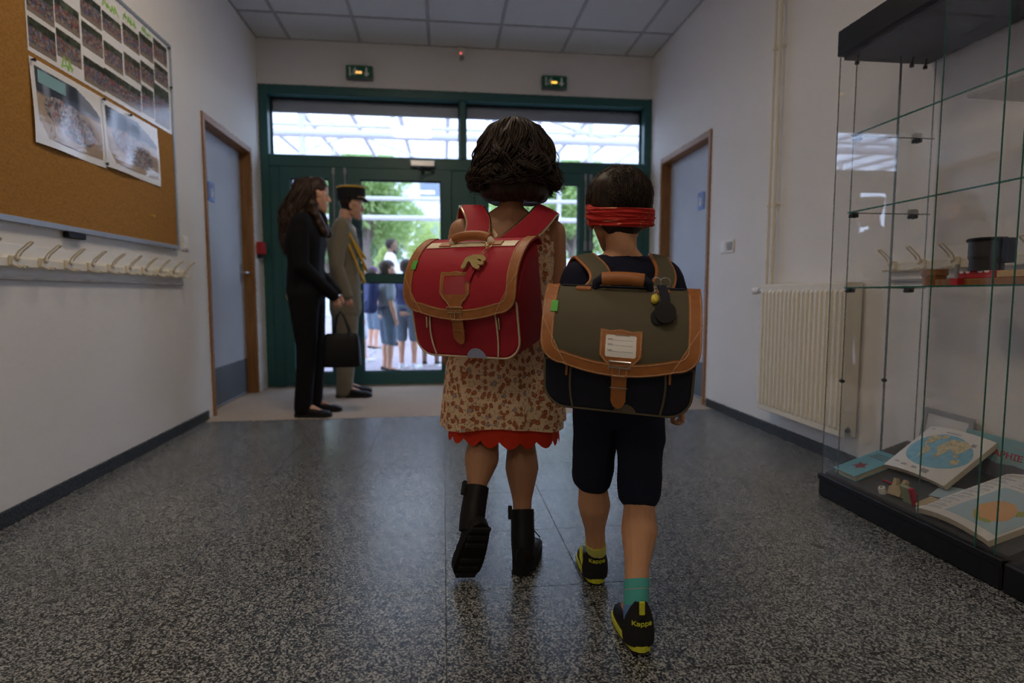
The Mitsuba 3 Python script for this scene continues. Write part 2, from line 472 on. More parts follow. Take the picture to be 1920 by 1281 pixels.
# floor: 40 cm terrazzo slabs with fine joints, then the entrance mat
put('floor', [box(XL - .2, XR + .2, YB, 3.97, -.05, -.004), box(XL - .2, XR + .2, 3.97, YF + .2, -.05, -.012)], M['grout'], kind='structure', label='grey speckled terrazzo floor of square slabs')
xs = [XL - .2] + [-1.2 + .4 * i for i in range(8)] + [XR + .2]
ys = [YB, -2.4, -.8] + [-.02 + .4 * i for i in range(10)] + [3.975]
ys = [y for y in ys if y <= 3.6] + [3.975]
for i in range(len(xs) - 1):
    for j in range(len(ys) - 1):
        put('tile', box(xs[i] + .0007, xs[i + 1] - .0007, ys[j] + .0007, ys[j + 1] - .0007, -.03, 0, .0008), M['terrazzo'], 'floor')
put('entrance_mat', box(XL - .10, XR + .10, 3.978, YF + .01, -.012, .0, .002), M['coir'], label='beige recessed entrance mat in front of the glass doors', cat='doormat')

# ceiling: 60 cm mineral tiles in a T grid
gx = [-1.585 + .285 - .6] + [-1.30 + .6 * i for i in range(6)] + [XR]
gx[0] = XL
gy = [YF] + [4.91 - .6 * i for i in range(15)] + [YB]
put('ceiling', box(XL - .16, XR + .16, YB - .15, YF + .2, ZC + .02, ZC + .12), M['grid'], kind='structure', label='suspended ceiling of square white mineral tiles')
bars = [box(x - .012, x + .012, YB, YF, ZC - .001, ZC + .02) for x in gx] + [box(XL, XR, y - .012, y + .012, ZC - .001, ZC + .02) for y in gy[:-1]]
put('grid_bar', bars[0], M['grid'], 'ceiling')
for b_ in bars[1:]:
    put('grid_bar', b_, M['grid'], 'ceiling')
for i in range(len(gx) - 1):
    for j in range(len(gy) - 1):
        if (i, j) in LAMP_CELLS:
            l = thing('ceiling_lamp', 'square white ceiling luminaire flush between the tiles, ' + {4: 'the one nearest the entrance', 8: 'the middle one', 12: 'the one farthest from the entrance'}[j], 'lamp', 'ceiling luminaires along the corridor')
            x0, x1, y1, y0 = gx[i] + .014, gx[i + 1] - .014, gy[j] - .014, gy[j + 1] + .014
            f = slab_with_holes('y', 0, .02, x0, x1, y0, y1, [(x0 + .03, y0 + .03, x1 - .03, y1 - .03)])
            f.apply_transform(A([[1, 0, 0, 0], [0, 0, 1, 0], [0, -1, 0, ZC + .018], [0, 0, 0, 1.0]]))
            put('frame', f, M['white'], l)
            q = trimesh.Trimesh([[x0 + .03, y0 + .03, ZC + .006], [x1 - .03, y0 + .03, ZC + .006], [x1 - .03, y1 - .03, ZC + .006], [x0 + .03, y1 - .03, ZC + .006]], [[0, 2, 1], [0, 3, 2]], process=False)
            lit('diffuser', q, A(LAMP) * 6.0, l)
        else:
            put('tile', box(gx[i] + .012, gx[i + 1] - .012, gy[j + 1] + .012, gy[j] - .012, ZC + .004, ZC + .022, .002), M['tile'], 'ceiling')

# granite skirting
put('baseboard_left', [box(XL, XL + .011, YB, 4.06, 0, .060, .002)], M['granite'], kind='structure', label='dark granite skirting under the cork board wall')
put('baseboard_right', [box(XR - .011, XR, YB, 4.10, 0, .060, .002)], M['granite'], kind='structure', label='dark granite skirting along the radiator wall')


# ---------------------------------------------------------------- side doors
def side_door(key, x, s, y0, y1, zt, words, hinge_far, sign_y, sign_z):
    """s = direction out of the room."""
    d = thing(key, words, 'door', kind='structure')
    t, fw = .10, .052
    for ya, yb, za, zb in ((y0 - .006, y0 + fw - .02, 0, zt), (y1 - fw + .02, y1 + .006, 0, zt), (y0 - .006, y1 + .006, zt - fw + .01, zt + .006)):
        put('jamb', box(x - s * .012, x + s * .125, ya, yb, za, zb, .003), M['wood'], d)
    put('leaf', box(x + s * .075, x + s * .115, y0 + .032, y1 - .032, .008, zt - .042, .002), M['door'], d)
    put('kick_plate', box(x + s * .072, x + s * .078, y0 + .04, y1 - .04, .02, .30, .001), M['kick'], d)
    put('backing', box(x + s * .126, x + s * .15, y0 - .02, y1 + .02, 0, zt + .02), M['charcoal'], d)
    hy = y0 + .10 if not hinge_far else y1 - .10
    h = put('handle', [tube([(x + s * .075, hy, 1.02), (x + s * .03, hy, 1.02), (x + s * .026, hy + .02, 1.02), (x + s * .026, hy + .12, 1.02)], .008, 8), box(x + s * .068, x + s * .076, hy - .02, hy + .02, .93, 1.09, .003)], M['metal'], d)
    g = thing('door_sign', 'small blue sign with a white pictogram on the ' + ('door beside the cork board' if s < 0 else 'door beyond the radiator'), 'sign')
    xx = x + s * .074
    put('plate', box(xx - s * .006, xx + s * .001, sign_y - .055, sign_y + .055, sign_z - .068, sign_z + .068, .002), M['signblue'], g)
    e = xx - s * .008
    put('pictogram', [box(e, e + s * .003, sign_y - .028, sign_y + .028, sign_z - .045, sign_z + .030), box(e, e + s * .003, sign_y - .04, sign_y + .04, sign_z + .042, sign_z + .054)], M['inkgrey'], g)
    put('symbol', [lathe([(0, -.002), (.009, -.002), (.009, .002), (0, .002)], 'x', (e - s * .002, sign_y, sign_z + .012), 12), box(e - s * .003, e, sign_y - .010, sign_y + .010, sign_z - .038, sign_z - .002)], M['white'], g)
    return d


side_door('door_1', XL, -1, *DL, 2.05, 'pale grey door with dark kick plate in a brown frame, beside the cork board', True, 4.47, 1.58)
side_door('door_2', XR, 1, *DR_, 2.045, 'pale grey door with dark kick plate in a brown frame, beyond the radiator', True, 4.44, 1.58)

# ---------------------------------------------------------------- glazed entrance
Y0, Y1, YG = YF, YF + .09, YF + .12
fr = thing('trim_1', 'dark green metal frame around the glazed entrance', 'frame', kind='structure')


def member(x0, x1, z0, z1, parent, name='frame_bar', y0=Y0, y1=Y1, m='green', c=.006):
    return put(name, box(x0, x1, y0, y1, z0, z1, c), M[m], parent)


YM = YF + .16
for q in ((-1.582, -1.508, 0, 2.665), (1.902, 1.982, 0, 2.665), (-1.508, 1.902, 2.588, 2.665), (-1.508, 1.902, 1.965, 2.072), (.165, .222, 2.072, 2.588), (.085, .300, 0, 1.965), (-1.508, -1.418, 0, 1.965), (1.832, 1.902, 0, 1.965)):
    member(*q, fr, y1=YM)
put('threshold', box(-1.582, 1.982, YF + .005, YM, .0, .014, .003), M['metal'], fr)


def pane(x0, x1, z0, z1, parent, y=YG, name='pane'):
    return put(name, trimesh.Trimesh([[x0, y, z0], [x1, y, z0], [x1, y, z1], [x0, y, z1]], [[0, 1, 2], [0, 2, 3]], process=False), M['glass'], parent)


def gasket(x0, x1, z0, z1, parent, w=.012, y=YG):
    put('gasket', [box(x0, x0 + w, y - .02, y + .01, z0, z1), box(x1 - w, x1, y - .02, y + .01, z0, z1), box(x0 + w, x1 - w, y - .02, y + .01, z0, z0 + w), box(x0 + w, x1 - w, y - .02, y + .01, z1 - w, z1)], M['gasket'], parent)


for k, (x0, x1), w in (('window_1', (-1.508, .165), 'long transom window above the open side of the entrance'), ('window_2', (.222, 1.902), "long transom window above the boy's and the girl's heads")):
    t = thing(k, w, 'window', kind='structure')
    pane(x0, x1, 2.072, 2.588, t)
    gasket(x0, x1, 2.072, 2.588, t)
    put('head_panel', box(x0, x1, YG + .03, YG + .06, 2.475, 2.60, .003), M['alu'], t)
labels['window_1']['label'] = 'long transom window left of the thin green mullion'
labels['window_2']['label'] = 'long transom window right of the thin green mullion'


def leaf(parent, x0, x1, gx0, gx1, y0=Y0 - .012):
    l = key_for(parent + '__leaf')
    y1 = y0 + .07
    Z = 1.945
    prof = sbox(x0, .012, x1, 1.964).difference(sbox(gx0, .125, gx1, .948)).difference(sbox(gx0, 1.022, gx1, 1.866))
    m = prism(prof, .07, A([[1, 0, 0, 0], [0, 0, -1, y1], [0, 1, 0, 0], [0, 0, 0, 1.0]]))
    scene[l] = mikit.ply(m, M['green'])
    for z0, z1 in ((.125, .948), (1.022, 1.866)):
        pane(gx0, gx1, z0, z1, l, y0 + .04)
        gasket(gx0, gx1, z0, z1, l, .010, y0 + .045)
    return l


e1 = thing('door_3', 'dark green glazed double door behind the two standing adults', 'door', kind='structure')
e2 = thing('door_4', 'dark green glazed double door mostly hidden by the boy and the girl', 'door', kind='structure')
leaf(e1, -1.417, -.8965, -1.33, -1.0)
la = leaf(e1, -.8955, .084, -.73, -.010)
lb = leaf(e2, .301, 1.3535, .42, 1.275)
leaf(e2, 1.3545, 1.831, 1.41, 1.76)
for e, x in ((e1, -.955), (e1, -.855), (e2, 1.335), (e2, 1.385)):
    put('bolt_rod', [tube([(x, Y0 - .022, z) for z in np.linspace(1.30, 1.93, 4)], .006, 8), box(x - .012, x + .012, Y0 - .03, Y0 - .012, 1.90, 1.96, .003), box(x - .014, x + .014, Y0 - .034, Y0 - .012, 1.25, 1.34, .004)], M['alu'], e)
for e, x in ((e1, -.17), (e2, .60)):
    put('door_closer', box(x - .11, x + .11, Y0 - .06, Y0 - .0005, 1.982, 2.042, .008), M['metal'], e)
    put('closer_arm', [box(x - .012, x + .014, Y0 - .05, Y0 - .02, 1.93, 1.982, .004), tube([(x, Y0 - .034, 1.945), (x - .05, Y0 - .16, 1.945), (x + .10, Y0 - .034, 1.945)], .008, 6)], M['gasket'], e)
for l, x in ((la, -.82), (lb, .36)):
    put('pull_handle', [tube([(x, Y0 - .012, .95), (x, Y0 - .06, .97), (x, Y0 - .06, 1.20), (x, Y0 - .012, 1.22)], .010, 8)], M['gasket'], l)

# ---------------------------------------------------------------- exit signs, detector, call point
def man_running(s):
    """Pictogram of a running figure, about s tall, as a flat outline."""
    segs = [((.10, .62), (.02, .30), .11), ((.02, .30), (.22, .16), .09), ((.22, .16), (.16, -.06), .08), ((.02, .30), (-.10, .12), .09), ((-.10, .12), (-.30, .10), .08),
            ((.09, .60), (.27, .46), .07), ((.27, .46), (.36, .58), .06), ((.09, .60), (-.10, .56), .07), ((-.10, .56), (-.16, .40), .06)]
    g = shapely.union_all([LineString([a, b]).buffer(w / 2) for a, b, w in segs] + [Point(.16, .76).buffer(.09)])
    return affinity.scale(g, s, s, origin=(0, 0))


for cx, cz, tone, w in ((-.709, 2.779, (1.5, .62, .10), 'the taller left transom half'), (1.029, 2.767, (1.9, .85, .06), 'right')):
    s = thing('exit_sign', 'green exit sign with running figure and lit amber lamp, ' + ('nearer the cork board wall' if cx < 0 else 'nearer the radiator wall'), 'exit sign')
    put('housing', box(cx - .115, cx + .115, YF - .05, YF - .0004, cz - .060, cz + .060, .006), M['kick'], s)
    put('face', box(cx - .108, cx + .108, YF - .053, YF - .049, cz - .046, cz + .054, .001), M['signgreen'], s)
    T = A([[1, 0, 0, cx], [0, 0, -1, YF - .053], [0, 1, 0, cz], [0, 0, 0, 1.0]])
    fig = affinity.translate(man_running(.075), -.045, -.025)
    put('running_figure', prism(fig.union(sbox(-.085, -.035, -.074, .040)), .002, T), M['white'], s)
    arrow = Polygon([(.055, .040), (.070, .040), (.070, -.006), (.088, -.006), (.0625, -.040), (.037, -.006), (.055, -.006)])
    put('arrow', prism(arrow, .002, T), M['white'], s)
    lit('lamp', box(cx - .030, cx + .022, YF - .056, YF - .052, cz - .012, cz + .006, .001), tone, s)
d_ = thing('motion_detector', 'small white detector with a red light above the doors', 'detector')
put('body', box(.150, .222, YF - .055, YF - .0004, 2.925, 3.035, .012), M['ivory'], d_)
put('lens', box(.165, .207, YF - .060, YF - .050, 2.915, 2.965, .008), M['inkgrey'], d_)
lit('indicator', box(.172, .184, YF - .060, YF - .054, 2.972, 2.984), (1.6, .10, .08), d_)
c_ = thing('fire_call_point', 'small red fire alarm call point on the corner beside the entrance', 'call point')
put('case', box(XL + .0004, XL + .055, 5.21, 5.31, 1.185, 1.29, .006), M['redplastic'], c_)
put('cover', box(XL + .012, XL + .048, 5.204, 5.212, 1.20, 1.275, .002), M['redplastic'], c_)
put('bracket', box(XL + .0004, XL + .030, 5.225, 5.295, 1.155, 1.187, .003), M['gasket'], c_)

# ---------------------------------------------------------------- cork board and its prints
def on_left(p):
    """(y, z, height) on the left wall -> world."""
    p = A(p, dtype=float)
    return np.stack([XL + p[:, 2], p[:, 0], p[:, 1]], 1)


def left_prism(poly, d, off):
    m = prism(poly, d)
    m.vertices = on_left(m.vertices + [0, 0, off])
    m.invert()
    return m


cb = thing('cork_board', 'large brown cork notice board in a thin grey frame above the coat hooks', 'notice board')
BY0, BY1, BZ0, BZ1 = .90, 3.702, 1.105, 2.288
put('cork', box(XL + .004, XL + .016, BY0 + .01, BY1 - .01, BZ0 + .01, BZ1 - .01), M['cork'], cb)
for q in ((BY0, BY1, BZ0, BZ0 + .024), (BY0, BY1, BZ1 - .020, BZ1), (BY0, BY0 + .02, BZ0 + .024, BZ1 - .02), (BY1 - .020, BY1, BZ0 + .024, BZ1 - .02)):
    put('frame', box(XL + .0005, XL + .024, *q[:2], *q[2:], .002), M['alu'], cb)
put('clip', [box(XL + .002, XL + .028, 2.655, 2.775, 1.078, 1.104, .004)], M['gasket'], cb)


def sheet(y0, y1, z0, z1, off=.0175, curl=.0):
    """A print pinned to the board, slightly bowed, its corners as measured."""
    def F(u, v):
        y, z = y0 + u * (y1 - y0), z0 + v * (z1 - z0)
        x = XL + off + curl * (.5 + .5 * np.sin(u * 6.3 + v * 3)) * (1 - v) * .012
        return np.stack([x, y, z], 1)
    return grid(F, 24, 14)


def photo(parent, y0, y1, z0, z1, m, off, curl=0.0, name='photo'):
    g, uv = sheet(y0, y1, z0, z1, off, curl)
    return put(name, g, M[m], parent, uv=uv)


scene['mat_paper2'] = {'type': 'twosided', 'bsdf': {'type': 'principled', 'base_color': rgb((.76, .75, .74)), 'roughness': .20, 'specular': .5}}
M['paper2'] = 'mat_paper2'
p1 = thing('photo_poster', 'wide white poster with rows of small class photos and green handwriting on the cork board', 'poster')
g, uv = sheet(2.492, 3.682, 1.772, 2.270)
put('sheet', g, M['paper2'], p1)
prng = np.random.default_rng(3)
for q in ((2.500, 2.660, 1.790, 1.905), (2.500, 2.660, 1.925, 2.040), (2.500, 2.660, 2.060, 2.170), (2.667, 2.830, 1.823, 1.935), (2.667, 2.830, 1.955, 2.065), (2.845, 3.003, 1.785, 1.895), (2.845, 3.003, 1.935, 2.045), (2.845, 3.003, 2.062, 2.172),
          (3.012, 3.172, 1.922, 2.030), (3.012, 3.172, 2.075, 2.165), (3.187, 3.343, 1.938, 2.047), (3.187, 3.343, 2.085, 2.188), (3.003, 3.335, 1.793, 1.902), (3.349, 3.492, 1.965, 2.070), (3.349, 3.492, 2.100, 2.215), (3.345, 3.472, 1.800, 1.945),
          (3.500, 3.656, 2.140, 2.248), (3.500, 3.656, 2.020, 2.122), (3.482, 3.657, 1.790, 2.004)):
    photo(p1, *q, 'crowd', .0182)


def scribble(pts, w=.008):
    return LineString(pts).buffer(w / 2, cap_style=2)


def zig(y, z, n, s):
    out = []
    for k in range(n):
        a = prng.uniform(-1, 1, 6) * .3
        x = y + k * s * .9
        out.append(scribble([(x + a[0] * s, z - .5 * s), (x + (.4 + a[1]) * s, z + (.6 + a[2]) * s), (x + (.8 + a[3]) * s, z - .4 * s)], s * .16))
        out.append(scribble([(x - .1 * s, z + a[4] * s), (x + .8 * s, z + a[5] * s)], s * .14))
    return shapely.union_all(out)


put('handwriting', left_prism(shapely.union_all([zig(2.70, 1.803, 2, .040), zig(3.02, 2.205, 4, .036), zig(3.20, 2.222, 4, .034), zig(3.38, 2.238, 4, .026)]), .0004, .0186), M['scribble'], p1)
for i, (y0, y1, z0, z1) in enumerate(((2.493, 2.968, 1.430, 1.754), (2.962, 3.492, 1.440, 1.754))):
    t = thing('group_photo', 'large glossy print of the whole school outdoors, ' + ('the one nearer the wide poster\'s green scribble' if i == 0 else 'the one nearer the bare right end of the board'), 'photo print')
    g, uv = sheet(y0, y1, z0, z1, .0178 + .0016 * i, 1.0)
    put('sheet', g, M['paper2'], t)
    photo(t, y0 + .025, y1 - .025, z0 + .03, z1 - .026, 'school', .0184 + .0016 * i, 1.0)
    if i == 0:
        put('banner', left_prism(sbox(y0 + .04, z1 - .085, y0 + .21, z1 - .035), .0004, .0200), M['bookteal'], t)
labels['group_photo']['label'] = 'large glossy print of the whole school outdoors with a pale green banner in its corner'
labels['group_photo_001']['label'] = 'large glossy print of the whole school outdoors, nearer the end of the cork board'
for y, z, m, w in ((2.505, 1.742, 'gasket', 'dark push pin at a corner of the print with the green banner'), (2.970, 1.745, 'gasket', 'dark push pin between the two school prints, above'), (2.966, 1.450, 'gasket', 'dark push pin between the two school prints, below'),
                   (3.20, 1.742, 'gasket', 'dark push pin midway along the top of the school print nearer the board end'), (3.672, 2.04, 'gasket', 'dark push pin at the edge of the wide poster'), (3.668, 2.258, 'gasket', 'dark push pin at the upper corner of the wide poster'),
                   (3.385, 1.265, 'charmyellow', 'yellow push pin alone on the bare cork')):
    put('push_pin', lathe([(0, 0), (.003, 0), (.0045, .006), (.004, .009), (.007, .011), (.007, .014), (0, .015)], 'x', (XL + .0195, y, z), 10), M[m], label=w, cat='push pin')
sw = thing('light_switch', 'white light switch on the wall between the cork board and the pale door', 'switch')
put('plate', box(XL + .0004, XL + .010, 3.775, 3.860, 1.112, 1.197, .003), M['ivory'], sw)
put('rocker', box(XL + .009, XL + .014, 3.785, 3.850, 1.122, 1.187, .003), M['white'], sw)


# ---------------------------------------------------------------- coat hook rails
def hook_mesh(parts_at, s, y, first):
    """Wire hook: a long upper loop, a small lower loop and a moulded foot; s = into the room."""
    out = []
    x, z = parts_at, .962
    up = [(x + s * .030, y - .010, z), (x + s * .052, y - .010, z + .035), (x + s * .088, y - .010, z + .066), (x + s * .094, y - .006, z + .071), (x + s * .094, y + .006, z + .071), (x + s * .088, y + .010, z + .066), (x + s * .052, y + .010, z + .035), (x + s * .030, y + .010, z)]
    lo = [(x + s * .030, y - .014, z - .012), (x + s * .058, y - .014, z - .024), (x + s * .068, y - .008, z - .016), (x + s * .068, y + .008, z - .016), (x + s * .058, y + .014, z - .024), (x + s * .030, y + .014, z - .012)]
    return up, lo


def hook_rail(x, s, y0, y1, ys, words, hookword, grp):
    r = thing('coat_rail', words, 'coat rail')
    put('rail', box(x + s * .004, x + s * .026, y0, y1, .940, .975, .003), M['cream'], r)
    put('back_board', box(x + s * .0004, x + s * .005, y0, y1, .935, 1.028, .001), M['ivory'], r)
    put('lower_rail', box(x + s * .0004, x + s * .014, y0 - .01, y1 - .02, .893, .905, .002), M['inkgrey'], r)
    order = ['first', 'second', 'third', 'fourth', 'fifth', 'sixth', 'seventh', 'eighth', 'ninth', 'tenth', 'eleventh', 'twelfth', 'thirteenth', 'fourteenth', 'fifteenth', 'sixteenth', 'seventeenth', 'eighteenth']
    for y in ys:
        h = thing('coat_hook', hookword % order[sorted(ys, reverse=True).index(y)], 'coat hook', grp)
        up, lo = hook_mesh(x, s, y, True)
        put('upper_wire', tube(up, .0033, 6), M['cream'], h, smooth=50)
        put('lower_wire', tube(lo, .0033, 6), M['cream'], h, smooth=50)
        put('foot', [box(x + s * .022, x + s * .036, y - .024, y + .024, .944, .984, .004), lathe([(0, 0), (.010, 0), (.011, .005), (.008, .011), (0, .013)], 'x', (0, 0, 0), 10).apply_transform(A([[s, 0, 0, x + s * .034], [0, 1, 0, y + .004], [0, 0, 1, .972], [0, 0, 0, 1.0]]))], M['cream'], h)


hook_rail(XL, 1, 1.0, 3.765, [1.0884 + .1548 * i for i in range(18)], 'cream coat rail under the cork board', 'cream double wire coat hook under the cork board, %s from the light switch', 'coat hooks under the cork board')
hook_rail(XR, -1, .95, 2.362, [2.314 - .155 * i for i in range(9)], 'cream coat rail on the wall behind the display case', 'cream double wire coat hook seen through the display case, %s from the radiator', 'coat hooks behind the display case')

# ---------------------------------------------------------------- right wall: pipes, radiator, switches
for i, (y, r, z0, w) in enumerate(((3.285, .0082, .86, 'thin cream heating pipe nearer the pale door'), (3.232, .0108, .80, 'thicker cream heating pipe nearer the display case'))):
    p = thing('heating_pipe', w, 'pipe')
    x = XR - .034
    put('pipe', tube([(x, y, z0), (x, y, 2.0), (x, y, ZC + .01)], r, 14), M['cream'], p, smooth=60)
    for z in (1.365, 2.265):
        put('clamp', [tube([(x, y, z - .008), (x, y, z + .008)], r + .006, 12), tube([(x, y, z), (XR, y, z)], .005, 6), tube([(x - r - .010, y, z), (x + r, y, z)], .0035, 6)], M['cream'], p)
    for z in ((1.16, 1.03) if i == 0 else (1.29, 1.25)):
        put('joint', tube([(x, y, z - .006), (x, y, z + .006)], r + .004, 12), M['cream'], p)
ra = thing('radiator', 'cream panel radiator with vertical flutes on the wall beside the display case', 'radiator')
RY0, RY1, RZ0, RZ1, RX = 2.508, 3.240, .158, .895, 1.868
put('front_panel', box(RX + .008, RX + .020, RY0, RY1, RZ0, RZ1, .004), M['cream'], ra)
n = 19
for i in range(n):
    y = RY0 + .026 + (RY1 - RY0 - .052) * i / (n - 1)
    c = A([(y - .0115, RX + .008), (y - .008, RX), (y + .008, RX), (y + .0115, RX + .008)])
    rings = [[[a, b, z] for b, a in c] for z in (RZ0 + .045, RZ1 - .045)]
    lo, hi = [[RX + .008, b, RZ0 + .030] for b, a in c], [[RX + .008, b, RZ1 - .030] for b, a in c]
    put('flute', loft([lo] + rings + [hi]), M['cream'], ra)
side = Polygon([(RX + .016, RZ0), (RX + .032, RZ0), (RX + .034, RZ0 + .035), (RX + .050, RZ0 + .055), (RX + .066, RZ0 + .035), (RX + .068, RZ0 + .004), (XR - .012, RZ0 - .006), (XR - .012, RZ1), (RX + .016, RZ1)])
for y in (RY0 - .002, RY1 - .004):
    put('side_panel', prism(side, .006, A([[1, 0, 0, 0], [0, 0, -1, y + .006], [0, 1, 0, 0], [0, 0, 0, 1.0]])), M['cream'], ra)
put('back_panel', box(XR - .030, XR - .022, RY0 + .01, RY1 - .01, RZ0, RZ1, .002), M['cream'], ra)
put('top_grille', [box(RX + .014, XR - .012, RY0, RY1, RZ1 - .004, RZ1 + .003, .001)], M['cream'], ra)
for y in (RY0 + .12, RY1 - .12):
    put('wall_bracket', box(XR - .024, XR - .0004, y - .015, y + .015, RZ0 + .1, RZ1 - .1), M['cream'], ra)
put('lower_pipe', tube([(RX + .05, RY0 + .03, RZ0 + .03), (RX + .05, RY0 - .004, RZ0 + .03)], .010, 10), M['oldmetal'], ra)
v = put('valve', [tube([(RX + .03, RY1 - .01, .862), (RX + .03, RY1 + .045, .862)], .011, 10), tube([(RX + .03, RY1 + .03, .862), (RX + .07, RY1 + .03, .862)], .012, 10)], M['metal'], ra)
put('valve_head', lathe([(0, 0), (.016, 0), (.020, .008), (.022, .03), (.0215, .062), (.017, .068), (0, .069)], 'y', (RX + .03, RY1 + .045, .862), 16), M['ivory'], v, smooth=40)
for i, (y0, y1) in enumerate(((3.853, 3.945), (3.752, 3.845))):
    s = thing('light_switch', 'small white switch plate ' + ('nearer the pale door, of the pair by the heating pipes' if i == 0 else 'nearer the heating pipes, of the pair'), 'switch')
    put('plate', box(XR - .010, XR - .0004, y0, y1, 1.128, 1.214, .003), M['ivory'], s)
    put('rocker', box(XR - .014, XR - .009, y0 + .012, y1 - .012, 1.142, 1.200, .003), M['white' if i == 0 else 'inkgrey'], s)

# ---------------------------------------------------------------- glass display case
VX0, VX1, VY0, VY1 = 1.560, 1.958, .62, 2.200
vc = thing('display_case', 'tall glass display case with black base and black top against the wall', 'display case')
put('base', [box(VX0, VX1, 1.398, VY1, .0, .088, .006), box(VX0 - .004, VX0 + .02, 1.395, VY1 + .002, .070, .092, .002)], M['black'], vc)
put('base', box(VX0, VX1, VY0, 1.394, 0, .088, .006), M['black'], vc)
put('top', box(VX0, VX1, VY0, VY1, 1.777, 1.874, .003), M['black'], vc)
put('top_underside', box(VX0 + .028, VX1 - .004, VY0 + .02, VY1 - .003, 1.765, 1.778, .001), M['charcoal'], vc)
SL = .333


def deck_z(x):
    return .104 + (x - 1.60) * SL


def deck_box():
    p = Polygon([(1.585, .088), (VX1 - .005, .088), (VX1 - .005, deck_z(VX1 - .005)), (1.585, deck_z(1.585))])
    return prism(p, VY1 - .008 - 1.402, A([[1, 0, 0, 0], [0, 0, -1, VY1 - .008], [0, 1, 0, 0], [0, 0, 0, 1.0]]))


put('sloping_floor', deck_box(), M['deck'], vc)


def glass_y(x, y0, y1, z0, z1, e0=True, e1=True, em='edge'):
    k = key_for(vc + '__glass_pane')
    scene[k] = mikit.ply(trimesh.Trimesh([[x, y0, z0], [x, y1, z0], [x, y1, z1], [x, y0, z1]], [[0, 2, 1], [0, 3, 2]], process=False), M['glass'])
    for y, e in ((y0, e0), (y1, e1)):
        if e:
            put('edge', box(x - .0022, x + .0022, y - .0008, y + .0008, z0, z1), M[em], k)
    return k


def glass_x(y, x0, x1, z0, z1):
    k = key_for(vc + '__glass_pane')
    scene[k] = mikit.ply(trimesh.Trimesh([[x0, y, z0], [x1, y, z0], [x1, y, z1], [x0, y, z1]], [[0, 1, 2], [0, 2, 3]], process=False), M['glass'])
    for x in (x0, x1):
        put('edge', box(x - .0007, x + .0007, y - .0025, y + .0025, z0, z1), M['edgegrey'], k)
    return k


ZG0, ZG1 = .090, 1.770
glass_y(1.566, 1.487, 2.186, ZG0, ZG1, True, False)
put('edge', box(1.564, 1.568, 2.1855, 2.187, ZG0, ZG1), M['edgegrey'], vc + '__glass_pane')
glass_y(1.576, .70, 1.708, ZG0, ZG1)
glass_x(2.140, 1.602, 1.792, ZG0, ZG1)
glass_x(2.150, 1.795, 1.948, ZG0, ZG1)
glass_y(1.570, .66, 1.428, ZG0, ZG1, False, True)
glass_x(.64, 1.60, 1.948, ZG0, ZG1)


def shelf(z):
    k = key_for(vc + '__glass_shelf')
    x0, x1, y0, y1 = 1.588, 1.945, .70, 2.132
    scene[k] = mikit.ply(trimesh.Trimesh([[x0, y0, z], [x1, y0, z], [x1, y1, z], [x0, y1, z]], [[0, 1, 2], [0, 2, 3]], process=False), M['glass'])
    put('edge', box(x0 - .002, x0, y0, y1, z - .0028, z + .0028), M['edge'], k)
    put('edge', box(x0, x1, y1, y1 + .0012, z - .0022, z + .0022), M['edgegrey'], k)
    for x in (1.606, 1.862):
        put('clip', [lathe([(0, -.012), (.006, -.012), (.007, -.009), (.007, .009), (.006, .012), (0, .012)], 'y', (x + dx, 2.134, z - .012), 10) for dx in (0, .016)] + [box(x - .004, x + .02, 2.118, 2.146, z - .006, z - .002)], M['charcoal'], vc)
    return z


SZ = [shelf(z) for z in (1.456, 1.160, .866)]
for x, y in ((1.602, 2.14), (1.835, 2.14), (1.902, 2.15), (1.606, 1.50)):
    put('hanger', [tube([(x + .012, y - .03, 1.776), (x + .002, y - .004, 1.765), (x, y, 1.742)], .0035, 6), lathe([(0, 0), (.007, .001), (.0085, .007), (.006, .014), (0, .016)], 'z', (x, y, 1.728), 10)], M['black'], vc)
for x in (1.604, 1.79):
    put('clip', lathe([(0, -.010), (.006, -.010), (.008, 0), (.006, .010), (0, .010)], 'y', (x, 2.143, .490), 10), M['charcoal'], vc)
put('clip', lathe([(0, -.03), (.006, -.03), (.007, 0), (.006, .03), (0, .03)], 'y', (1.79, 1.40, .455), 10), M['charcoal'], vc)

# things on the shelves
put('grey_board', prism(Polygon([(1.655, 1.700), (1.90, 1.712), (1.94, 1.30), (1.69, 1.30)]), .012, A([[1, 0, 0, 0], [0, 1, 0, 0], [0, 0, 1, 1.4605], [0, 0, 0, 1.0]])), M['greyboard'], label='dark grey board lying on the top glass shelf', cat='board')
s3 = .866 + .0005
pot = thing('wooden_tub', 'small brown wooden tub on the lowest glass shelf', 'tub')
pot_prof = [(0, 0), (.032, 0), (.035, .020), (.0365, .042), (.040, .044), (.040, .062), (.036, .062), (.034, .012), (0, .012)]
put('body', lathe(pot_prof, 'z', (1.75, 1.885, s3), 28), M['wood'], pot, smooth=35)
put('band', lathe([(.0375, .040), (.0412, .041), (.0412, .050), (.0385, .051)], 'z', (1.75, 1.885, s3), 28), M['wood'], pot)
put('wooden_board', box(1.715, 1.80, 1.20, 1.845, s3, s3 + .026, .002), M['wood'], label='long brown wooden board lying on the lowest glass shelf', cat='board')
zt = s3 + .0263
rc = thing('red_card_box', 'flat red box with scalloped pale edge lying on the wooden board', 'box')
put('box', box(1.72, 1.79, 1.632, 1.768, zt, zt + .024, .002), M['redcard'], rc)
sc = shapely.union_all([Point(1.655 + .0225 * i, zt + .026).buffer(.010) for i in (0, 1, 3, 4)]).intersection(sbox(1.63, zt, 1.77, zt + .0235))
put('scallop_print', prism(sc, .0006, A([[0, 0, -1, 1.7198], [1, 0, 0, 0], [0, 1, 0, 0], [0, 0, 0, 1.0]])), M['paper'], rc)
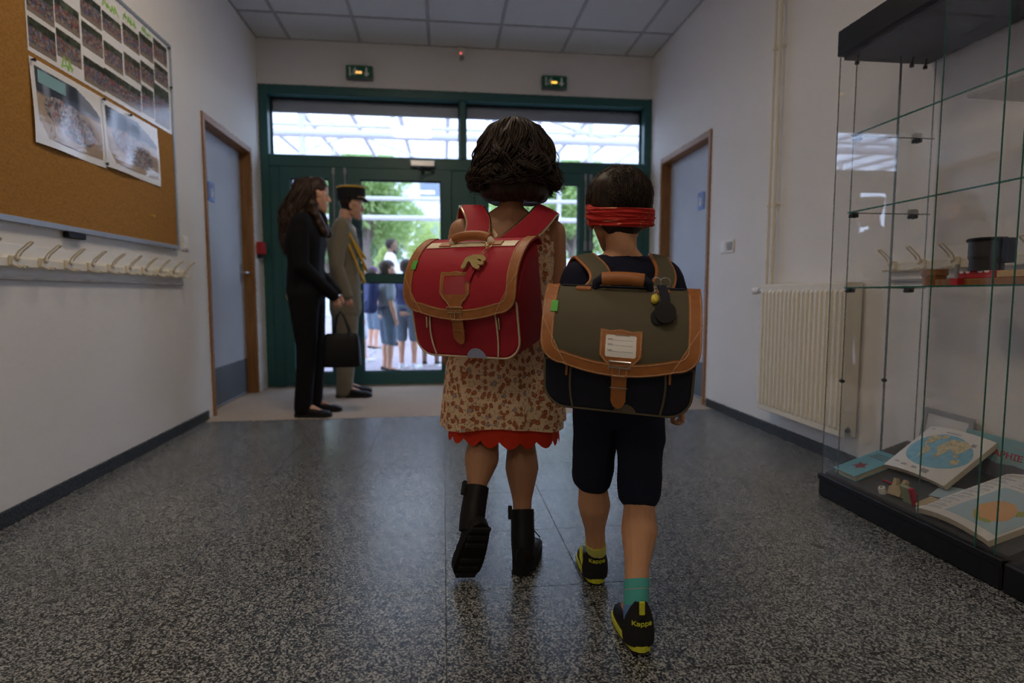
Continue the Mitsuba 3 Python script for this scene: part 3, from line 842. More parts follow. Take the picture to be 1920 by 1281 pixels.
put('pale_wood_block', box(1.725, 1.79, 1.36, 1.628, zt, zt + .022, .002), M['lightwood'], label='pale wooden block beside the flat red box', cat='block')
gr = thing('metal_canister', 'black metal can shaped device standing on the flat red box', 'device')
gy_ = 1.692
zt2 = zt + .0243
put('base', lathe([(0, 0), (.046, 0), (.046, .034), (.050, .040), (.050, .046), (0, .046)], 'z', (1.755, gy_, zt2), 28), M['oldmetal'], gr, smooth=35)
put('drum', lathe([(0, .046), (.050, .046), (.050, .096), (0, .096)], 'z', (1.755, gy_, zt2), 28), M['oldmetal'], gr, smooth=35)
put('lid', lathe([(0, .096), (.055, .094), (.057, .100), (.050, .105), (0, .106)], 'z', (1.755, gy_, zt2), 28), M['black'], gr, smooth=35)
put('side_box', box(1.745, 1.78, gy_ - .078, gy_ - .040, zt2 + .022, zt2 + .100, .003), M['black'], gr)
vi = thing('glass_vial', 'tiny clear glass vial with a cork in front of the black device', 'vial')
put('tube', lathe([(0, .0), (.0065, .0), (.0065, .046), (.0055, .046), (.0055, .002), (0, .002)], 'z', (1.698, 1.742, s3 + .027), 14), M['inkgrey'], vi, smooth=40)
put('stand', lathe([(0, 0), (.011, 0), (.011, .004), (0, .004)], 'z', (1.698, 1.742, s3 + .023), 14), M['redplastic'], vi)
scene[vi + '__stand'] = mikit.ply(box(1.688, 1.7135, 1.728, 1.756, s3, s3 + .027, .002), M['redcard'])


# things on the sloping floor
def deck_frame(x, y, ang, lift=.0006, slope=SL):
    """Matrix: local x along the wall (towards the viewer at ang = 0 -> -y), local y up the slope."""
    th = math.atan(slope)
    ex, ey = A([0, -1.0, 0]), A([math.cos(th), 0, math.sin(th)])
    n_ = np.cross(ex, ey)
    n_ = n_ if n_[2] > 0 else -n_
    c, s = math.cos(ang), math.sin(ang)
    o = A([x, y, deck_z(x)]) + n_ * lift
    return frame(o, c * ex + s * ey, -s * ex + c * ey)


def placed(mesh, Mx):
    m = mesh.copy() if isinstance(mesh, trimesh.Trimesh) else trimesh.util.concatenate(mesh)
    m.apply_transform(Mx)
    return m


bb = thing('book', 'pale blue schoolbook with a red star lying at the far corner of the display case', 'book')
D = deck_frame(1.604, 2.160, 0)
put('pages', placed(box(.003, .118, .003, .208, .002, .020), D), M['pageedge'], bb)
put('cover', [placed(box(0, .122, 0, .212, .020, .0225, .001), D), placed(box(0, .122, 0, .212, 0, .002, .0005), D), placed(box(-.001, .002, 0, .212, 0, .0225), D)], M['bookblue'], bb)
star = Polygon([(.030 * (1 if k % 2 == 0 else .55) * math.cos(k * math.pi / 5 + 1.2), .030 * (1 if k % 2 == 0 else .55) * math.sin(k * math.pi / 5 + 1.2)) for k in range(10)])
put('emblem', placed(prism(affinity.translate(star, .062, .075), .0005, A([[1, 0, 0, 0], [0, 1, 0, 0], [0, 0, 1, .0225], [0, 0, 0, 1.0]])), D), M['maroon'], bb)
for i in range(3):
    put('print', placed(box(.02, .10, .150 + .014 * i, .156 + .014 * i, .0225, .0229), D), M['kick'], bb)

# two atlases: a page surface with its own bow, maps laid on it
def page_map(o, ex, ey, w, h, bow, edge=.0):
    o, ex, ey = A(o), A(ex, dtype=float), A(ey, dtype=float)
    nn = np.cross(ex, ey)
    nn /= np.linalg.norm(nn)
    nn = nn if nn[2] > 0 else -nn

    def F(u, s, t):
        b = bow * np.sin(np.clip(u / w, 0, 1) * math.pi) ** .8
        return o + u[:, None] * ex + s[:, None] * ey + (t + b)[:, None] * nn
    return F


CONT = {
    'north_america': [(-165, 65), (-150, 70), (-95, 72), (-80, 72), (-60, 55), (-68, 44), (-80, 26), (-98, 26), (-97, 18), (-85, 12), (-80, 8), (-104, 19), (-122, 37), (-132, 56)],
    'south_america': [(-80, 8), (-62, 10), (-35, -7), (-48, -27), (-65, -42), (-72, -54), (-74, -40), (-70, -18), (-81, -4)],
    'africa': [(-16, 28), (-5, 36), (10, 37), (32, 31), (43, 12), (51, 11), (40, -10), (33, -28), (19, -35), (12, -15), (9, 4), (-8, 5), (-17, 15)],
    'eurasia': [(-9, 38), (-2, 48), (8, 58), (20, 70), (60, 70), (105, 77), (175, 68), (140, 55), (128, 38), (110, 20), (103, 2), (95, 20), (80, 8), (72, 20), (58, 25), (44, 13), (34, 30), (26, 40), (12, 44)],
    'australia': [(114, -22), (131, -12), (142, -11), (153, -27), (146, -39), (130, -32), (116, -34)],
    'greenland': [(-55, 62), (-70, 77), (-30, 82), (-22, 70), (-43, 60)],
    'islands': [(96, 5), (118, 4), (120, -4), (104, -6)],
}


def atlas(o, ex, ey, w, h, bow, words):
    at = thing('open_atlas', words, 'atlas')
    F = page_map(o, ex, ey, w, h, bow)
    put('pages', wrap(sbox(0, 0, w, h), .018, -.019, F, .02), M['pageedge'], at)
    put('page', wrap(sbox(0, 0, w, h), .0008, -.0004, F, .02), M['print'], at)
    return at, F


O = A([1.722, 2.040, deck_z(1.722) + .026])
EX = A([.0, -1, 0]) * 1.0
EY = A([.21, .0, .158]) / np.linalg.norm([.21, .0, .158])
at, F = atlas(O, lerp(EX, [.02, -1, .01], 1), EY, .27, .245, .016, 'open atlas propped up with an oval blue world map')
oval = affinity.scale(Point(0, 0).buffer(1, 24), .122, .086)
cx, cy = .140, .128
put('oceans', wrap(affinity.translate(oval, cx, cy), .0004, .0006, F, .012), M['sea'], at)
for nme, pts in CONT.items():
    poly = Polygon([(cx + lo / 180 * .122 * math.cos(math.radians(la) * .55), cy + la / 90 * .088) for lo, la in pts]).buffer(.0015).intersection(affinity.translate(oval, cx, cy))
    put('continent', wrap(poly, .0004, .0010, F, .012), M['land'], at)
put('caption', wrap(shapely.union_all([sbox(.10, .222, .16, .226), sbox(.02, .228, .04, .232), sbox(.03, .03, .05, .036), sbox(.07, .022, .095, .030), sbox(.12, .020, .14, .030), sbox(.16, .016, .19, .034), sbox(.22, .19, .235, .205)]), .0003, .0006, F, .02), M['inkgrey'], at)

O2 = A([1.584, 1.728, deck_z(1.584) + .020])
ey2 = A([.345, -.015, .345 * SL])
ex2 = A([-.004, -.275, 0])
w2, h2 = .268, .36
at2, F2 = atlas(O2, ex2 / np.linalg.norm(ex2), ey2 / np.linalg.norm(ey2), w2, h2, .020, 'large open atlas lying flat with a pale map of an orange and green country')
put('map_sea', wrap(sbox(.090, .030, .262, .245), .0004, .0006, F2, .015), M['paleprint'], at2)
land = Polygon([(.135, .120), (.150, .165), (.185, .175), (.215, .150), (.225, .105), (.205, .070), (.170, .060), (.150, .085)]).buffer(.006)
put('map_land', wrap(land, .0004, .0010, F2, .012), M['orangeland'], at2)
put('map_lowland', wrap(shapely.union_all([Polygon([(.215, .155), (.232, .205), (.258, .235), (.262, .215), (.245, .165), (.228, .135)]), LineString([(.152, .082), (.18, .056), (.208, .064)]).buffer(.007)]), .0004, .0013, F2, .012), M['greenland'], at2)
lines = []
lr = np.random.default_rng(5)
for k in range(13):
    s0 = .028 + k * .0245
    lines.append(sbox(.012, s0, .012 + lr.uniform(.05, .068), s0 + .0035))
    lines.append(sbox(.020, s0 + .010, .020 + lr.uniform(.03, .055), s0 + .0125))
for k in range(6):
    lines.append(sbox(.09 + lr.uniform(0, .02), .262 + k * .015, .18 + lr.uniform(0, .07), .2645 + k * .015))
lines.append(sbox(.003, .035, .008, .075))
put('text_line', wrap(shapely.union_all(lines), .0003, .0006, F2, .02), M['inkgrey'], at2, kind='stuff')

gb = thing('book', 'pale teal geography book with dark red title leaning against the wall behind the atlases', 'book')
TB = frame((1.905, 1.898, deck_z(1.88) + .004), (0, -1, 0), (.18, 0, 1))
put('cover', placed(box(0, .36, 0, .145, -.012, .0, .002), TB), M['bookteal'], gb)
put('cover_picture', placed(prism(Polygon([(.002, .002), (.358, .002), (.358, .048), (.20, .060), (.14, .052), (.10, .060), (.002, .054)]), .0005, A([[1, 0, 0, 0], [0, 1, 0, 0], [0, 0, 1, 0], [0, 0, 0, 1.0]])), TB), M['bookgrey'], gb)
tm = meshkit.text_mesh('GÉOGRAPHIE', .021, .0008, bold=True)
tm.apply_scale([(.222) / tm.extents[0], 1, 1])
tm.apply_translation((-tm.bounds[0][0] + .002, .078, 0))
put('title', placed(tm, TB), M['inkred'], gb)
put('print', placed(box(.14, .22, .066, .070, 0, .0005), TB), M['inkgrey'], gb)
put('print', placed(box(.19, .25, .120, .124, 0, .0005), TB), M['inkgrey'], gb)
fr_ = thing('picture_frame', 'grey cardboard frame standing behind the world map atlas', 'frame')
TF = frame((1.945, 2.125, .215), (-.02, -.30, 0), (.03, 0, .19))
put('border', placed(prism(sbox(0, 0, .24, .165).difference(sbox(.02, .02, .22, .145)), .006), TF), M['inkgrey'], fr_)
put('sheet', placed(box(.02, .22, .02, .145, .001, .003), TF), M['print'], fr_)
# small objects near the front edge
ik = thing('inkwell', 'small white porcelain inkwell with a dark hole by the glass front', 'inkwell')
D = deck_frame(1.600, 1.902, 0)
put('pot', placed(lathe([(0, 0), (.013, 0), (.013, .020), (.011, .024), (.005, .024), (.005, .012), (0, .012)], 'z', (0, .01, 0), 20), D), M['paper'], ik, smooth=35)
put('ink', placed(lathe([(0, .012), (.005, .012), (.005, .0245), (0, .0245)], 'z', (0, .01, 0), 12), D), M['gasket'], ik)
D = deck_frame(1.618, 1.880, .15)
toy = thing('carved_wooden_press', 'small carved pale wooden holder with two prongs beside the inkwell', 'wooden holder')
pr_ = Polygon([(0, 0), (.050, 0), (.055, .030), (.062, .058), (.052, .064), (.044, .040), (.028, .036), (.026, .050), (.022, .062), (.014, .060), (.012, .034), (.002, .028)])
put('body', placed(prism(pr_, .018), D @ frame((0, .004, 0), (1, 0, 0), (0, .55, .84))), M['bone'], toy)
put('foot', placed(box(0, .056, -.004, .022, 0, .010, .003), D), M['bone'], toy)
sb_ = thing('book', 'small green book with a red spine standing by the glass front', 'book')
D = deck_frame(1.612, 1.812, .0)
put('cover', placed(box(0, .040, .0, .014, 0, .064, .001), D), M['bookgreen'], sb_)
put('spine', placed(box(.040, .054, -.001, .015, 0, .065, .002), D), M['inkred'], sb_)
put('wooden_slab', placed(box(.0, .095, .0, .070, 0, .022, .006), deck_frame(1.606, 1.752, .05)), M['bone'], label='small brown wooden slab behind the little green book', cat='slab')
put('paper_sheet', placed(box(0, .12, 0, .085, 0, .0012), deck_frame(1.69, 1.79, .3)), M['paleprint'], label='loose pale paper lying between the two atlases', cat='paper')
pen = thing('pen_holder', 'thin dark red pen holder lying behind the carved wooden holder', 'pen')
put('shaft', placed(tube([(0, 0, .004), (.05, .002, .0045), (.17, .004, .004)], [.003, .004, .003], 8), deck_frame(1.668, 1.975, -.02)), M['inkred'], pen)

# ---------------------------------------------------------------- outside: pavement, canopy, fence, house, trees
put('pavement', box(-30, 30, YF + .165, 60, -.06, -.008), M['grout'], kind='structure', label='mauve grey paved schoolyard outside the doors')
for i in range(9):
    for j in range(7):
        x0, y0 = -4.5 + i * 1.0 - .5, YF + .17 + j * 1.15
        put('slab', box(x0 + .006, x0 + .994, y0 + .006, y0 + 1.144, -.03, -.001, .004), M['pave'], 'pavement')
put('yard', [box(-30, 30, YF + .17 + 7 * 1.15, 60, -.03, -.001), box(-30, -5.0, YF + .17, YF + .17 + 7 * 1.15, -.03, -.001), box(4.0, 30, YF + .17, YF + .17 + 7 * 1.15, -.03, -.001)], M['pave'], 'pavement')

cn = thing('canopy', 'white steel playground canopy with a translucent roof outside the doors', 'canopy')
RZ = 3.80
put('roof_sheet', trimesh.Trimesh([[-14, 6.1, RZ + .06], [14, 6.1, RZ + .06], [14, 14.2, RZ + .34], [-14, 14.2, RZ + .34]], [[0, 1, 2], [0, 2, 3]], process=False), M['roofsheet'], cn)


def roof_z(y):
    return RZ + .06 + (y - 6.1) * .0346


for k in range(-10, 12):
    x = -.715 + .83 * k
    put('rafter', tube([(x, 6.1, roof_z(6.1) - .06), (x, 14.2, roof_z(14.2) - .06)], .050, 6), M['steel'], cn)
for k in range(7):
    y = 6.7 + 1.15 * k
    put('purlin', tube([(-14, y, roof_z(y) - .012), (14, y, roof_z(y) - .012)], .009, 5), M['steel'], cn)
put('chord', tube([(-14, 9.0, 3.205), (14, 9.0, 3.205)], .060, 10), M['steel'], cn)
put('chord', tube([(-14, 9.0, 3.325), (14, 9.0, 3.325)], .030, 8), M['steel'], cn)
for (xa, za), (xb, zb), r in (((-2.75, 3.68), (-1.48, 3.33), .016), ((-1.10, 3.33), (.10, 3.80), .016), ((-2.03, 2.95), (-1.40, 3.17), .018), ((-1.10, 3.16), (-.39, 2.90), .018), ((.30, 3.72), (.82, 3.40), .018),
                              ((1.20, 3.67), (2.13, 3.36), .036), ((2.13, 3.36), (3.30, 3.14), .036), ((3.12, 3.15), (2.70, 2.90), .03), ((2.13, 3.30), (2.14, 3.70), .018), ((-3.9, 3.68), (-4.6, 3.33), .016), ((4.2, 3.68), (5.0, 3.33), .016)):
    put('brace', tube([(xa, 9.0, za), (xb, 9.0, zb)], r, 6), M['steel'], cn)
for x in (-5.6, -2.04, 2.31, 5.6):
    put('post', tube([(x, 9.02, 0), (x, 9.02, roof_z(9.0) - .03)], .055, 10), M['steel'], cn)
    put('post', tube([(x * 1.15, 13.2, 0), (x * 1.15, 13.2, roof_z(13.2) - .03)], .05, 10), M['steel'], cn)
rl = thing('railing', 'pale horizontal steel tubes crossing the yard beyond the canopy', 'railing')
for z, r in ((2.25, .045), (2.60, .036)):
    put('tube', tube([(-5.4, 11.0, z), (5.4, 11.0, z)], r, 10), M['steel'], rl)
for x in (-5.3, 5.3):
    put('post', tube([(x, 11.0, 0), (x, 11.0, 2.66)], .04, 8), M['steel'], rl)
fe = thing('site_fence', 'pale blue white panel fence behind the railing', 'fence')
for k in range(26):
    x = 1.2 + .30 * k
    put('panel', box(x, x + .285, 12.6, 12.63, .05, 1.62, .004), M['fence'], fe)
put('rail', box(1.2, 9.0, 12.64, 12.68, 1.2, 1.26), M['steel'], fe)
put('rail', box(1.2, 9.0, 12.64, 12.68, .4, .46), M['steel'], fe)
ho = thing('apartment_block', 'pale apartment block with rows of windows far behind the trees', 'building')
put('walls', box(-24, 14, 38, 50, 0, 12.5), M['facade'], ho)
put('roof_edge', box(-24.3, 14.3, 37.7, 50.3, 12.5, 13.0, .05), M['steel'], ho)
for i in range(12):
    for j in range(4):
        x, z = -22.5 + i * 3.0, 1.2 + j * 2.9
        w = put('window', box(x, x + 1.5, 37.93, 38.0, z, z + 1.5, .02), M['white'], ho)
        put('pane', box(x + .09, x + 1.41, 37.90, 37.94, z + .09, z + 1.41), M['pane2'], w)
lw = thing('low_wall', 'pale low wall beyond the railing behind the tree trunk', 'wall')
put('body', box(-9, .6, 22.5, 22.7, 0, 1.4, .02), M['facade'], lw)
put('coping', box(-9.05, .65, 22.45, 22.75, 1.4, 1.48, .01), M['steel'], lw)


def tree(name, words, cat, base, trunk_h, r, crown, radii, n, m, size=.11, seed=0, lumps=9):
    g = np.random.default_rng(seed)
    t = thing(name, words, cat)
    b, c, R = A(base, dtype=float), A(crown, dtype=float), A(radii, dtype=float)
    top = lerp(b + [0, 0, trunk_h], c, .35)
    put('trunk', tube([b, b + [.02, 0, trunk_h * .5], b + [-.02, .02, trunk_h], top], [r * 1.15, r, r * .85, r * .5], 10), M['bark'], t, smooth=60)
    for k in range(5):
        a = k * 1.257 + g.uniform(-.3, .3)
        tip = c + R * A([math.cos(a) * .6, math.sin(a) * .6, g.uniform(-.1, .5)])
        put('branch', tube([b + [0, 0, trunk_h * .85], lerp(b + [0, 0, trunk_h], tip, .5) + [0, 0, .08], tip], [r * .5, r * .3, r * .1], 6), M['bark'], t)
    cen = g.normal(size=(lumps, 3))
    cen /= np.linalg.norm(cen, axis=1, keepdims=True)
    cen = c + cen * R * g.uniform(.35, .75, (lumps, 1))
    w = g.integers(0, lumps, n)
    d = g.normal(size=(n, 3))
    d /= np.linalg.norm(d, axis=1, keepdims=True)
    p = cen[w] + d * R * .50 * g.uniform(.55, 1.0, (n, 1)) ** .5
    a = g.normal(size=(n, 3)); a /= np.linalg.norm(a, axis=1, keepdims=True)
    e = np.cross(a, g.normal(size=(n, 3))); e /= np.linalg.norm(e, axis=1, keepdims=True)
    s = size * g.uniform(.6, 1.2, (n, 1))
    v = np.stack([p - a * s, p + e * s * .5, p + a * s, p - e * s * .5], 1).reshape(-1, 3)
    k = np.arange(n)[:, None] * 4
    put('foliage', trimesh.Trimesh(v, np.vstack([k + [0, 1, 2], k + [0, 2, 3]]), process=False), M[m], t, kind='stuff')


tree('tree', 'leafy green tree with a grey trunk seen through the open door leaf', 'tree', (-2.12, 16.8, 0), 2.5, .12, (-2.12, 17.0, 3.62), (1.62, 1.4, 1.38), 8000, 'leaf', .095, 1, 16)
tree('birch_tree', 'light green airy tree beyond the bearded man outside', 'tree', (-.25, 19, 0), 1.0, .05, (-.3, 19, 2.1), (.95, .8, 1.5), 4500, 'leaflight', .075, 2, 12)
tree('yellow_shrub', 'small yellow green shrub beside the grey trunk', 'shrub', (-1.85, 19.4, 0), .8, .04, (-1.85, 19.4, 1.95), (.42, .4, .5), 1300, 'leaflight', .07, 3, 6)
tree('lime_tree', 'leafy green tree seen between the girl and the boy', 'tree', (3.9, 17.3, 0), 2.4, .12, (3.45, 17.2, 3.45), (2.0, 1.4, 1.60), 8000, 'leaf', .095, 4, 16)
tree('far_tree', 'dark green tree behind the leafy tree of the open door', 'tree', (-4.6, 24, 0), 2.6, .14, (-3.3, 24, 3.6), (2.4, 1.6, 1.8), 6000, 'leafdark', .13, 5, 12)
tree('far_lime_tree', 'mid green tree far behind the pale panel fence', 'tree', (6.2, 24, 0), 2.6, .14, (5.6, 24, 3.6), (2.6, 1.6, 2.0), 6000, 'leaf', .13, 6, 12)

# ---------------------------------------------------------------- people
def rotz(a):
    c, s = math.cos(a), math.sin(a)
    return A([[c, -s, 0], [s, c, 0], [0, 0, 1.0]])


def head_parts(chin, H, yaw, pitch=0.0, ears=True, ear_dz=0.0):
    """Hulls of a head of height H (chin to crown) that faces +y before it turns by yaw."""
    R = rotz(yaw) @ A([[1, 0, 0], [0, math.cos(pitch), -math.sin(pitch)], [0, math.sin(pitch), math.cos(pitch)]])
    o = A(chin, dtype=float)
    P = lambda x, y, z: o + R @ (A([x, y, z]) * H)   # noqa: E731
    h = lambda *q: hull(*[(P(*p), r * H) for p, r in q], n=18)   # noqa: E731
    parts = [h(((-.03, -.13, .66), .325), ((.03, -.13, .66), .325), ((.0, .08, .69), .295)),
             h(((-.13, .15, .52), .175), ((.13, .15, .52), .175), ((0, .17, .80), .13), ((-.10, .02, .62), .25), ((.10, .02, .62), .25)),
             h(((-.13, .16, .40), .145), ((.13, .16, .40), .145), ((0, .235, .085), .075), ((-.06, .19, .10), .085), ((.06, .19, .10), .085), ((-.16, 0, .26), .11), ((.16, 0, .26), .11)),
             h(((0, .315, .56), .028), ((0, .405, .365), .042), ((-.035, .36, .345), .030), ((.035, .36, .345), .030)),
             h(((-.07, .285, .245), .030), ((.07, .285, .245), .030), ((0, .325, .255), .030)),
             h(((-.065, .275, .205), .030), ((.065, .275, .205), .030), ((0, .310, .198), .032)),
             h(((-.20, .25, .58), .045), ((0, .30, .60), .05), ((.20, .25, .58), .045))]
    if ears:
        for s in (-1, 1):
            z = ear_dz
            parts.append(h(((s * .335, -.02, .52 + z), .022), ((s * .385, -.075, .53 + z), .022), ((s * .375, -.06, .40 + z), .024), ((s * .325, .0, .36 + z), .022), ((s * .31, .0, .46 + z), .02)))
    return parts, P


def eyes(parent, P, H):
    for s in (-1, 1):
        e = put('eye', tri(ball(P(s * .135, .262, .49), .052 * H, 14)), M['eye'], parent, smooth=True)
        put('iris', tri(ball(P(s * .137, .288, .49), .034 * H, 10)), M['iris'], e, smooth=True)
    put('mouth', skin([hull((P(-.085, .292, .222), .013 * H), (P(0, .335, .224), .014 * H), (P(.085, .292, .222), .013 * H), n=8)], .004, 2), M['lips'], parent, smooth=True)


def hand_solid(wrist, d, n, L, side, curl=.5, grip=None):
    """A hand of length L: palm, four fingers of unequal length bent at the knuckles, a thumb leaving the side of the palm.
    d: from the wrist to the knuckles; n: the way the palm faces; side: +1 thumb towards d x n, -1 away."""
    d, n = A(d, dtype=float), A(n, dtype=float)
    d /= np.linalg.norm(d)
    n = n - d * (n @ d)
    n /= np.linalg.norm(n)
    w = np.cross(d, n) * side
    W = A(wrist, dtype=float)
    K = [W + d * L * (.50 - .02 * abs(i - 1)) + w * L * (.185 - .125 * i) for i in range(4)]
    r = L * .052
    out = [hull((W, L * .115), *[(k, r * 1.25) for k in K], (W + w * L * .12 + d * L * .12, L * .085), n=12)]
    for i, (k, f) in enumerate(zip(K, (.43, .48, .45, .36))):
        p, a, dirn = k, 0.0, d
        for j, (seg, bend) in enumerate(((.45, curl * .95), (.32, curl * 1.15), (.23, curl * .8))):
            a += bend
            dirn = d * math.cos(a) + n * math.sin(a)
            q = p + dirn * L * f * seg
            out.append(hull((p, r * (1 - .10 * j)), (q, r * (.92 - .10 * j)), n=10))
            p = q
    t0 = W + d * L * .16 + w * L * .15
    t1 = t0 + (d * .55 + w * (.60 - .45 * curl) + n * (.25 + .35 * curl)) * L * .24
    t2 = t1 + (d * .75 + w * (.25 - .55 * curl) + n * (.30 + .25 * curl)) * L * .20
    t3 = t2 + (d * .80 - w * .25 * curl + n * .25) * L * .15
    out += [hull((t0, r * 1.5), (t1, r * 1.15), n=10), hull((t1, r * 1.15), (t2, r * 1.0), n=10), hull((t2, r), (t3, r * .8), n=10)]
    return solid(skin(out, L * .045, 5))


def limb_parts(J, k):
    """Body hulls from joints J (world) at stature factor k (1 = an adult of 1.7 m)."""
    b = []
    pel, che = lerp(J['hipL'], J['hipR'], .5), lerp(J['shL'], J['shR'], .5)
    up = (che - pel) / np.linalg.norm(che - pel)
    ax = A(J['shR']) - A(J['shL'])
    ax = ax / np.linalg.norm(ax)
    sw = np.linalg.norm(A(J['shR']) - A(J['shL'])) / 2
    fw = np.cross(up, ax)
    g = J.get('girth', 1.0)
    hp = np.linalg.norm(A(J['hipR']) - A(J['hipL'])) / 2
    waist = lerp(pel, che, .42)
    chest = lerp(pel, che, .76)
    hips = [(pel - ax * hp * .75 - fw * .012 * k, .100 * k * g), (pel + ax * hp * .75 - fw * .012 * k, .100 * k * g)]
    wst = [(waist - ax * hp * .62, .088 * k * g), (waist + ax * hp * .62, .088 * k * g)]
    cst = [(chest - ax * sw * .48, .100 * k * g), (chest + ax * sw * .48, .100 * k * g)]
    b += [hull(*hips, *wst), hull(*wst, *cst), hull(*cst, (A(J['shL']) + ax * .012 * k, .052 * k), (A(J['shR']) - ax * .012 * k, .052 * k), (che + up * .02 * k, .065 * k))]
    b += [hull((che + up * .01 * k - fw * .01 * k, .060 * k), (A(J['neck']), .050 * k * J.get('neckg', 1)), (A(J['shL']) + ax * .05 * k + up * .0, .036 * k), (A(J['shR']) - ax * .05 * k, .036 * k))]
    b += [hull((A(J['neck']), .052 * k * J.get('neckg', 1)), (A(J['skull']), .054 * k * J.get('neckg', 1)))]
    for s in 'LR':
        h, kn, an = A(J['hip' + s]), A(J['knee' + s]), A(J['ank' + s])
        t = A(J['toe' + s])
        b += [hull((h, .088 * k * g), (kn, .053 * k)), hull((kn, .052 * k), (lerp(kn, an, .30) - fw * .010 * k, .052 * k * J.get('calf', 1)), (lerp(kn, an, .62), .042 * k * J.get('shank', 1))), hull((lerp(kn, an, .58), .043 * k * J.get('shank', 1)), (an, .036 * k * J.get('shank', 1))),
              hull((an, .036 * k), (an + (t - an) * .15 - [0, 0, .02 * k], .034 * k), (lerp(an, t, .62), .024 * k), (t, .013 * k))]
        if 'elb' + s in J:
            sh, el, wr = A(J['sh' + s]), A(J['elb' + s]), A(J['wri' + s])
            b += [hull((sh, .052 * k), (lerp(sh, el, .4), .045 * k), (el, .038 * k)), hull((el, .038 * k), (lerp(el, wr, .3), .039 * k), (wr, .025 * k))]
    return b


def cloth_parts(J, k, kind, d):
    """The hulls a garment follows, d larger than the body."""
    J2 = dict(J)
    b = []
    pel, che = lerp(J['hipL'], J['hipR'], .5), lerp(J['shL'], J['shR'], .5)
    up = (che - pel) / np.linalg.norm(che - pel)
    ax = A(J['shR']) - A(J['shL'])
    ax = ax / np.linalg.norm(ax)
    sw = np.linalg.norm(A(J['shR']) - A(J['shL'])) / 2
    hp = np.linalg.norm(A(J['hipR']) - A(J['hipL'])) / 2
    fw = np.cross(up, ax)
    g = J.get('girth', 1.0)
    waist, chest = lerp(pel, che, .42), lerp(pel, che, .76)
    if kind in ('tee', 'jacket'):
        lo = pel - up * (J.get('tee_lo', .02) if kind == 'tee' else J.get('skirt', .08)) * k
        hips = [(lo - ax * hp * .80, .100 * k * g + d), (lo + ax * hp * .80, .100 * k * g + d)]
        wst = [(waist - ax * hp * .66, .088 * k * g + d), (waist + ax * hp * .66, .088 * k * g + d)]
        cst = [(chest - ax * sw * .48, .100 * k * g + d), (chest + ax * sw * .48, .100 * k * g + d)]
        b += [hull(*hips, *wst), hull(*wst, *cst), hull(*cst, (A(J['shL']) + ax * .012 * k, .052 * k + d), (A(J['shR']) - ax * .012 * k, .052 * k + d), (che + up * .02 * k, .066 * k + d)),
              hull((che + up * .01 * k - fw * .01 * k, .060 * k + d), (lerp(che, J['neck'], J.get('nk', .80)), .050 * k * J.get('neckg', 1) + d), (A(J['shL']) + ax * .05 * k, .036 * k + d), (A(J['shR']) - ax * .05 * k, .036 * k + d))]
        for s in 'LR':
            if 'elb' + s in J:
                sh, el, wr = A(J['sh' + s]), A(J['elb' + s]), A(J['wri' + s])
                if kind == 'tee':
                    b.append(hull((sh, .053 * k + d), (lerp(sh, el, .72), .046 * k + d * 1.5)))
                else:
                    b += [hull((sh, .053 * k + d), (el, .042 * k + d)), hull((el, .042 * k + d), (lerp(el, wr, .93), .030 * k + d))]
    else:
        b.append(hull((pel - ax * hp * .75 + up * .08 * k, .098 * k * g + d), (pel + ax * hp * .75 + up * .08 * k, .098 * k * g + d), (A(J['hipL']), .092 * k * g + d), (A(J['hipR']), .092 * k * g + d)))
        for s in 'LR':
            h, kn, an = A(J['hip' + s]), A(J['knee' + s]), A(J['ank' + s])
            if kind == 'shorts':
                b.append(hull((h, .092 * k * g + d), (lerp(h, kn, J.get('hem', .88)), .066 * k + d)))
            else:
                b += [hull((h, .092 * k * g + d), (kn, .060 * k + d)), hull((kn, .060 * k + d), (lerp(kn, an, J.get('hem2', .96)), .052 * k + d))]
    return b


def shoe_meshes(ank, toe, k, L, w, h, sole_t=.022, lift=0.0):
    """(upper, sole) of a plain shoe in its own frame (y forward, heel at 0, sole bottom at z = 0)."""
    def outline(t):   # half width along the shoe, t from heel to toe
        return w / 2 * np.clip(.80 + .30 * np.sin(t * 2.6 - .55) - .10 * t, 0, None) * np.clip(1 - ((t - .5) / .5) ** 8, 0, 1) ** .5
    ts = np.linspace(0.004, .996, 22)
    pts = [(outline(t), t * L) for t in ts] + [(-outline(t), t * L) for t in ts[::-1]]
    sole = prism(Polygon(pts).buffer(.003).simplify(.0008), sole_t)
    rings = []
    for t in np.linspace(.02, .985, 16):
        hw = outline(t) * .96
        top = h * np.interp(t, [0, .1, .3, .45, .7, .9, 1], [.98, 1.0, .95, .82, .62, .52, .34])
        a = np.linspace(0, np.pi, 11)
        ring = [(hw * math.copysign(abs(math.cos(x)) ** .6, math.cos(x)), t * L, sole_t * .7 + (top - sole_t) * math.sin(x) ** .75) for x in a]
        rings.append(ring + [(-hw * .9, t * L, sole_t * .5), (hw * .9, t * L, sole_t * .5)])
    up = loft(rings)
    return up, sole


def shoe_frame(heel, toe, roll=0.0, lateral=None):
    """heel and toe: bottom points of the sole in the world."""
    h, t = A(heel, dtype=float), A(toe, dtype=float)
    y = (t - h) / np.linalg.norm(t - h)
    x = np.cross(y, [0, 0, 1.0])
    if lateral is not None:
        x = A(lateral, dtype=float)
        x = x - y * (x @ y)
    x /= np.linalg.norm(x)
    z = np.cross(x, y)
    c, s = math.cos(roll), math.sin(roll)
    x, z = c * x + s * z, -s * x + c * z
    Mx = np.eye(4)
    Mx[:3, 0], Mx[:3, 1], Mx[:3, 2], Mx[:3, 3] = x, y, z, h
    return Mx


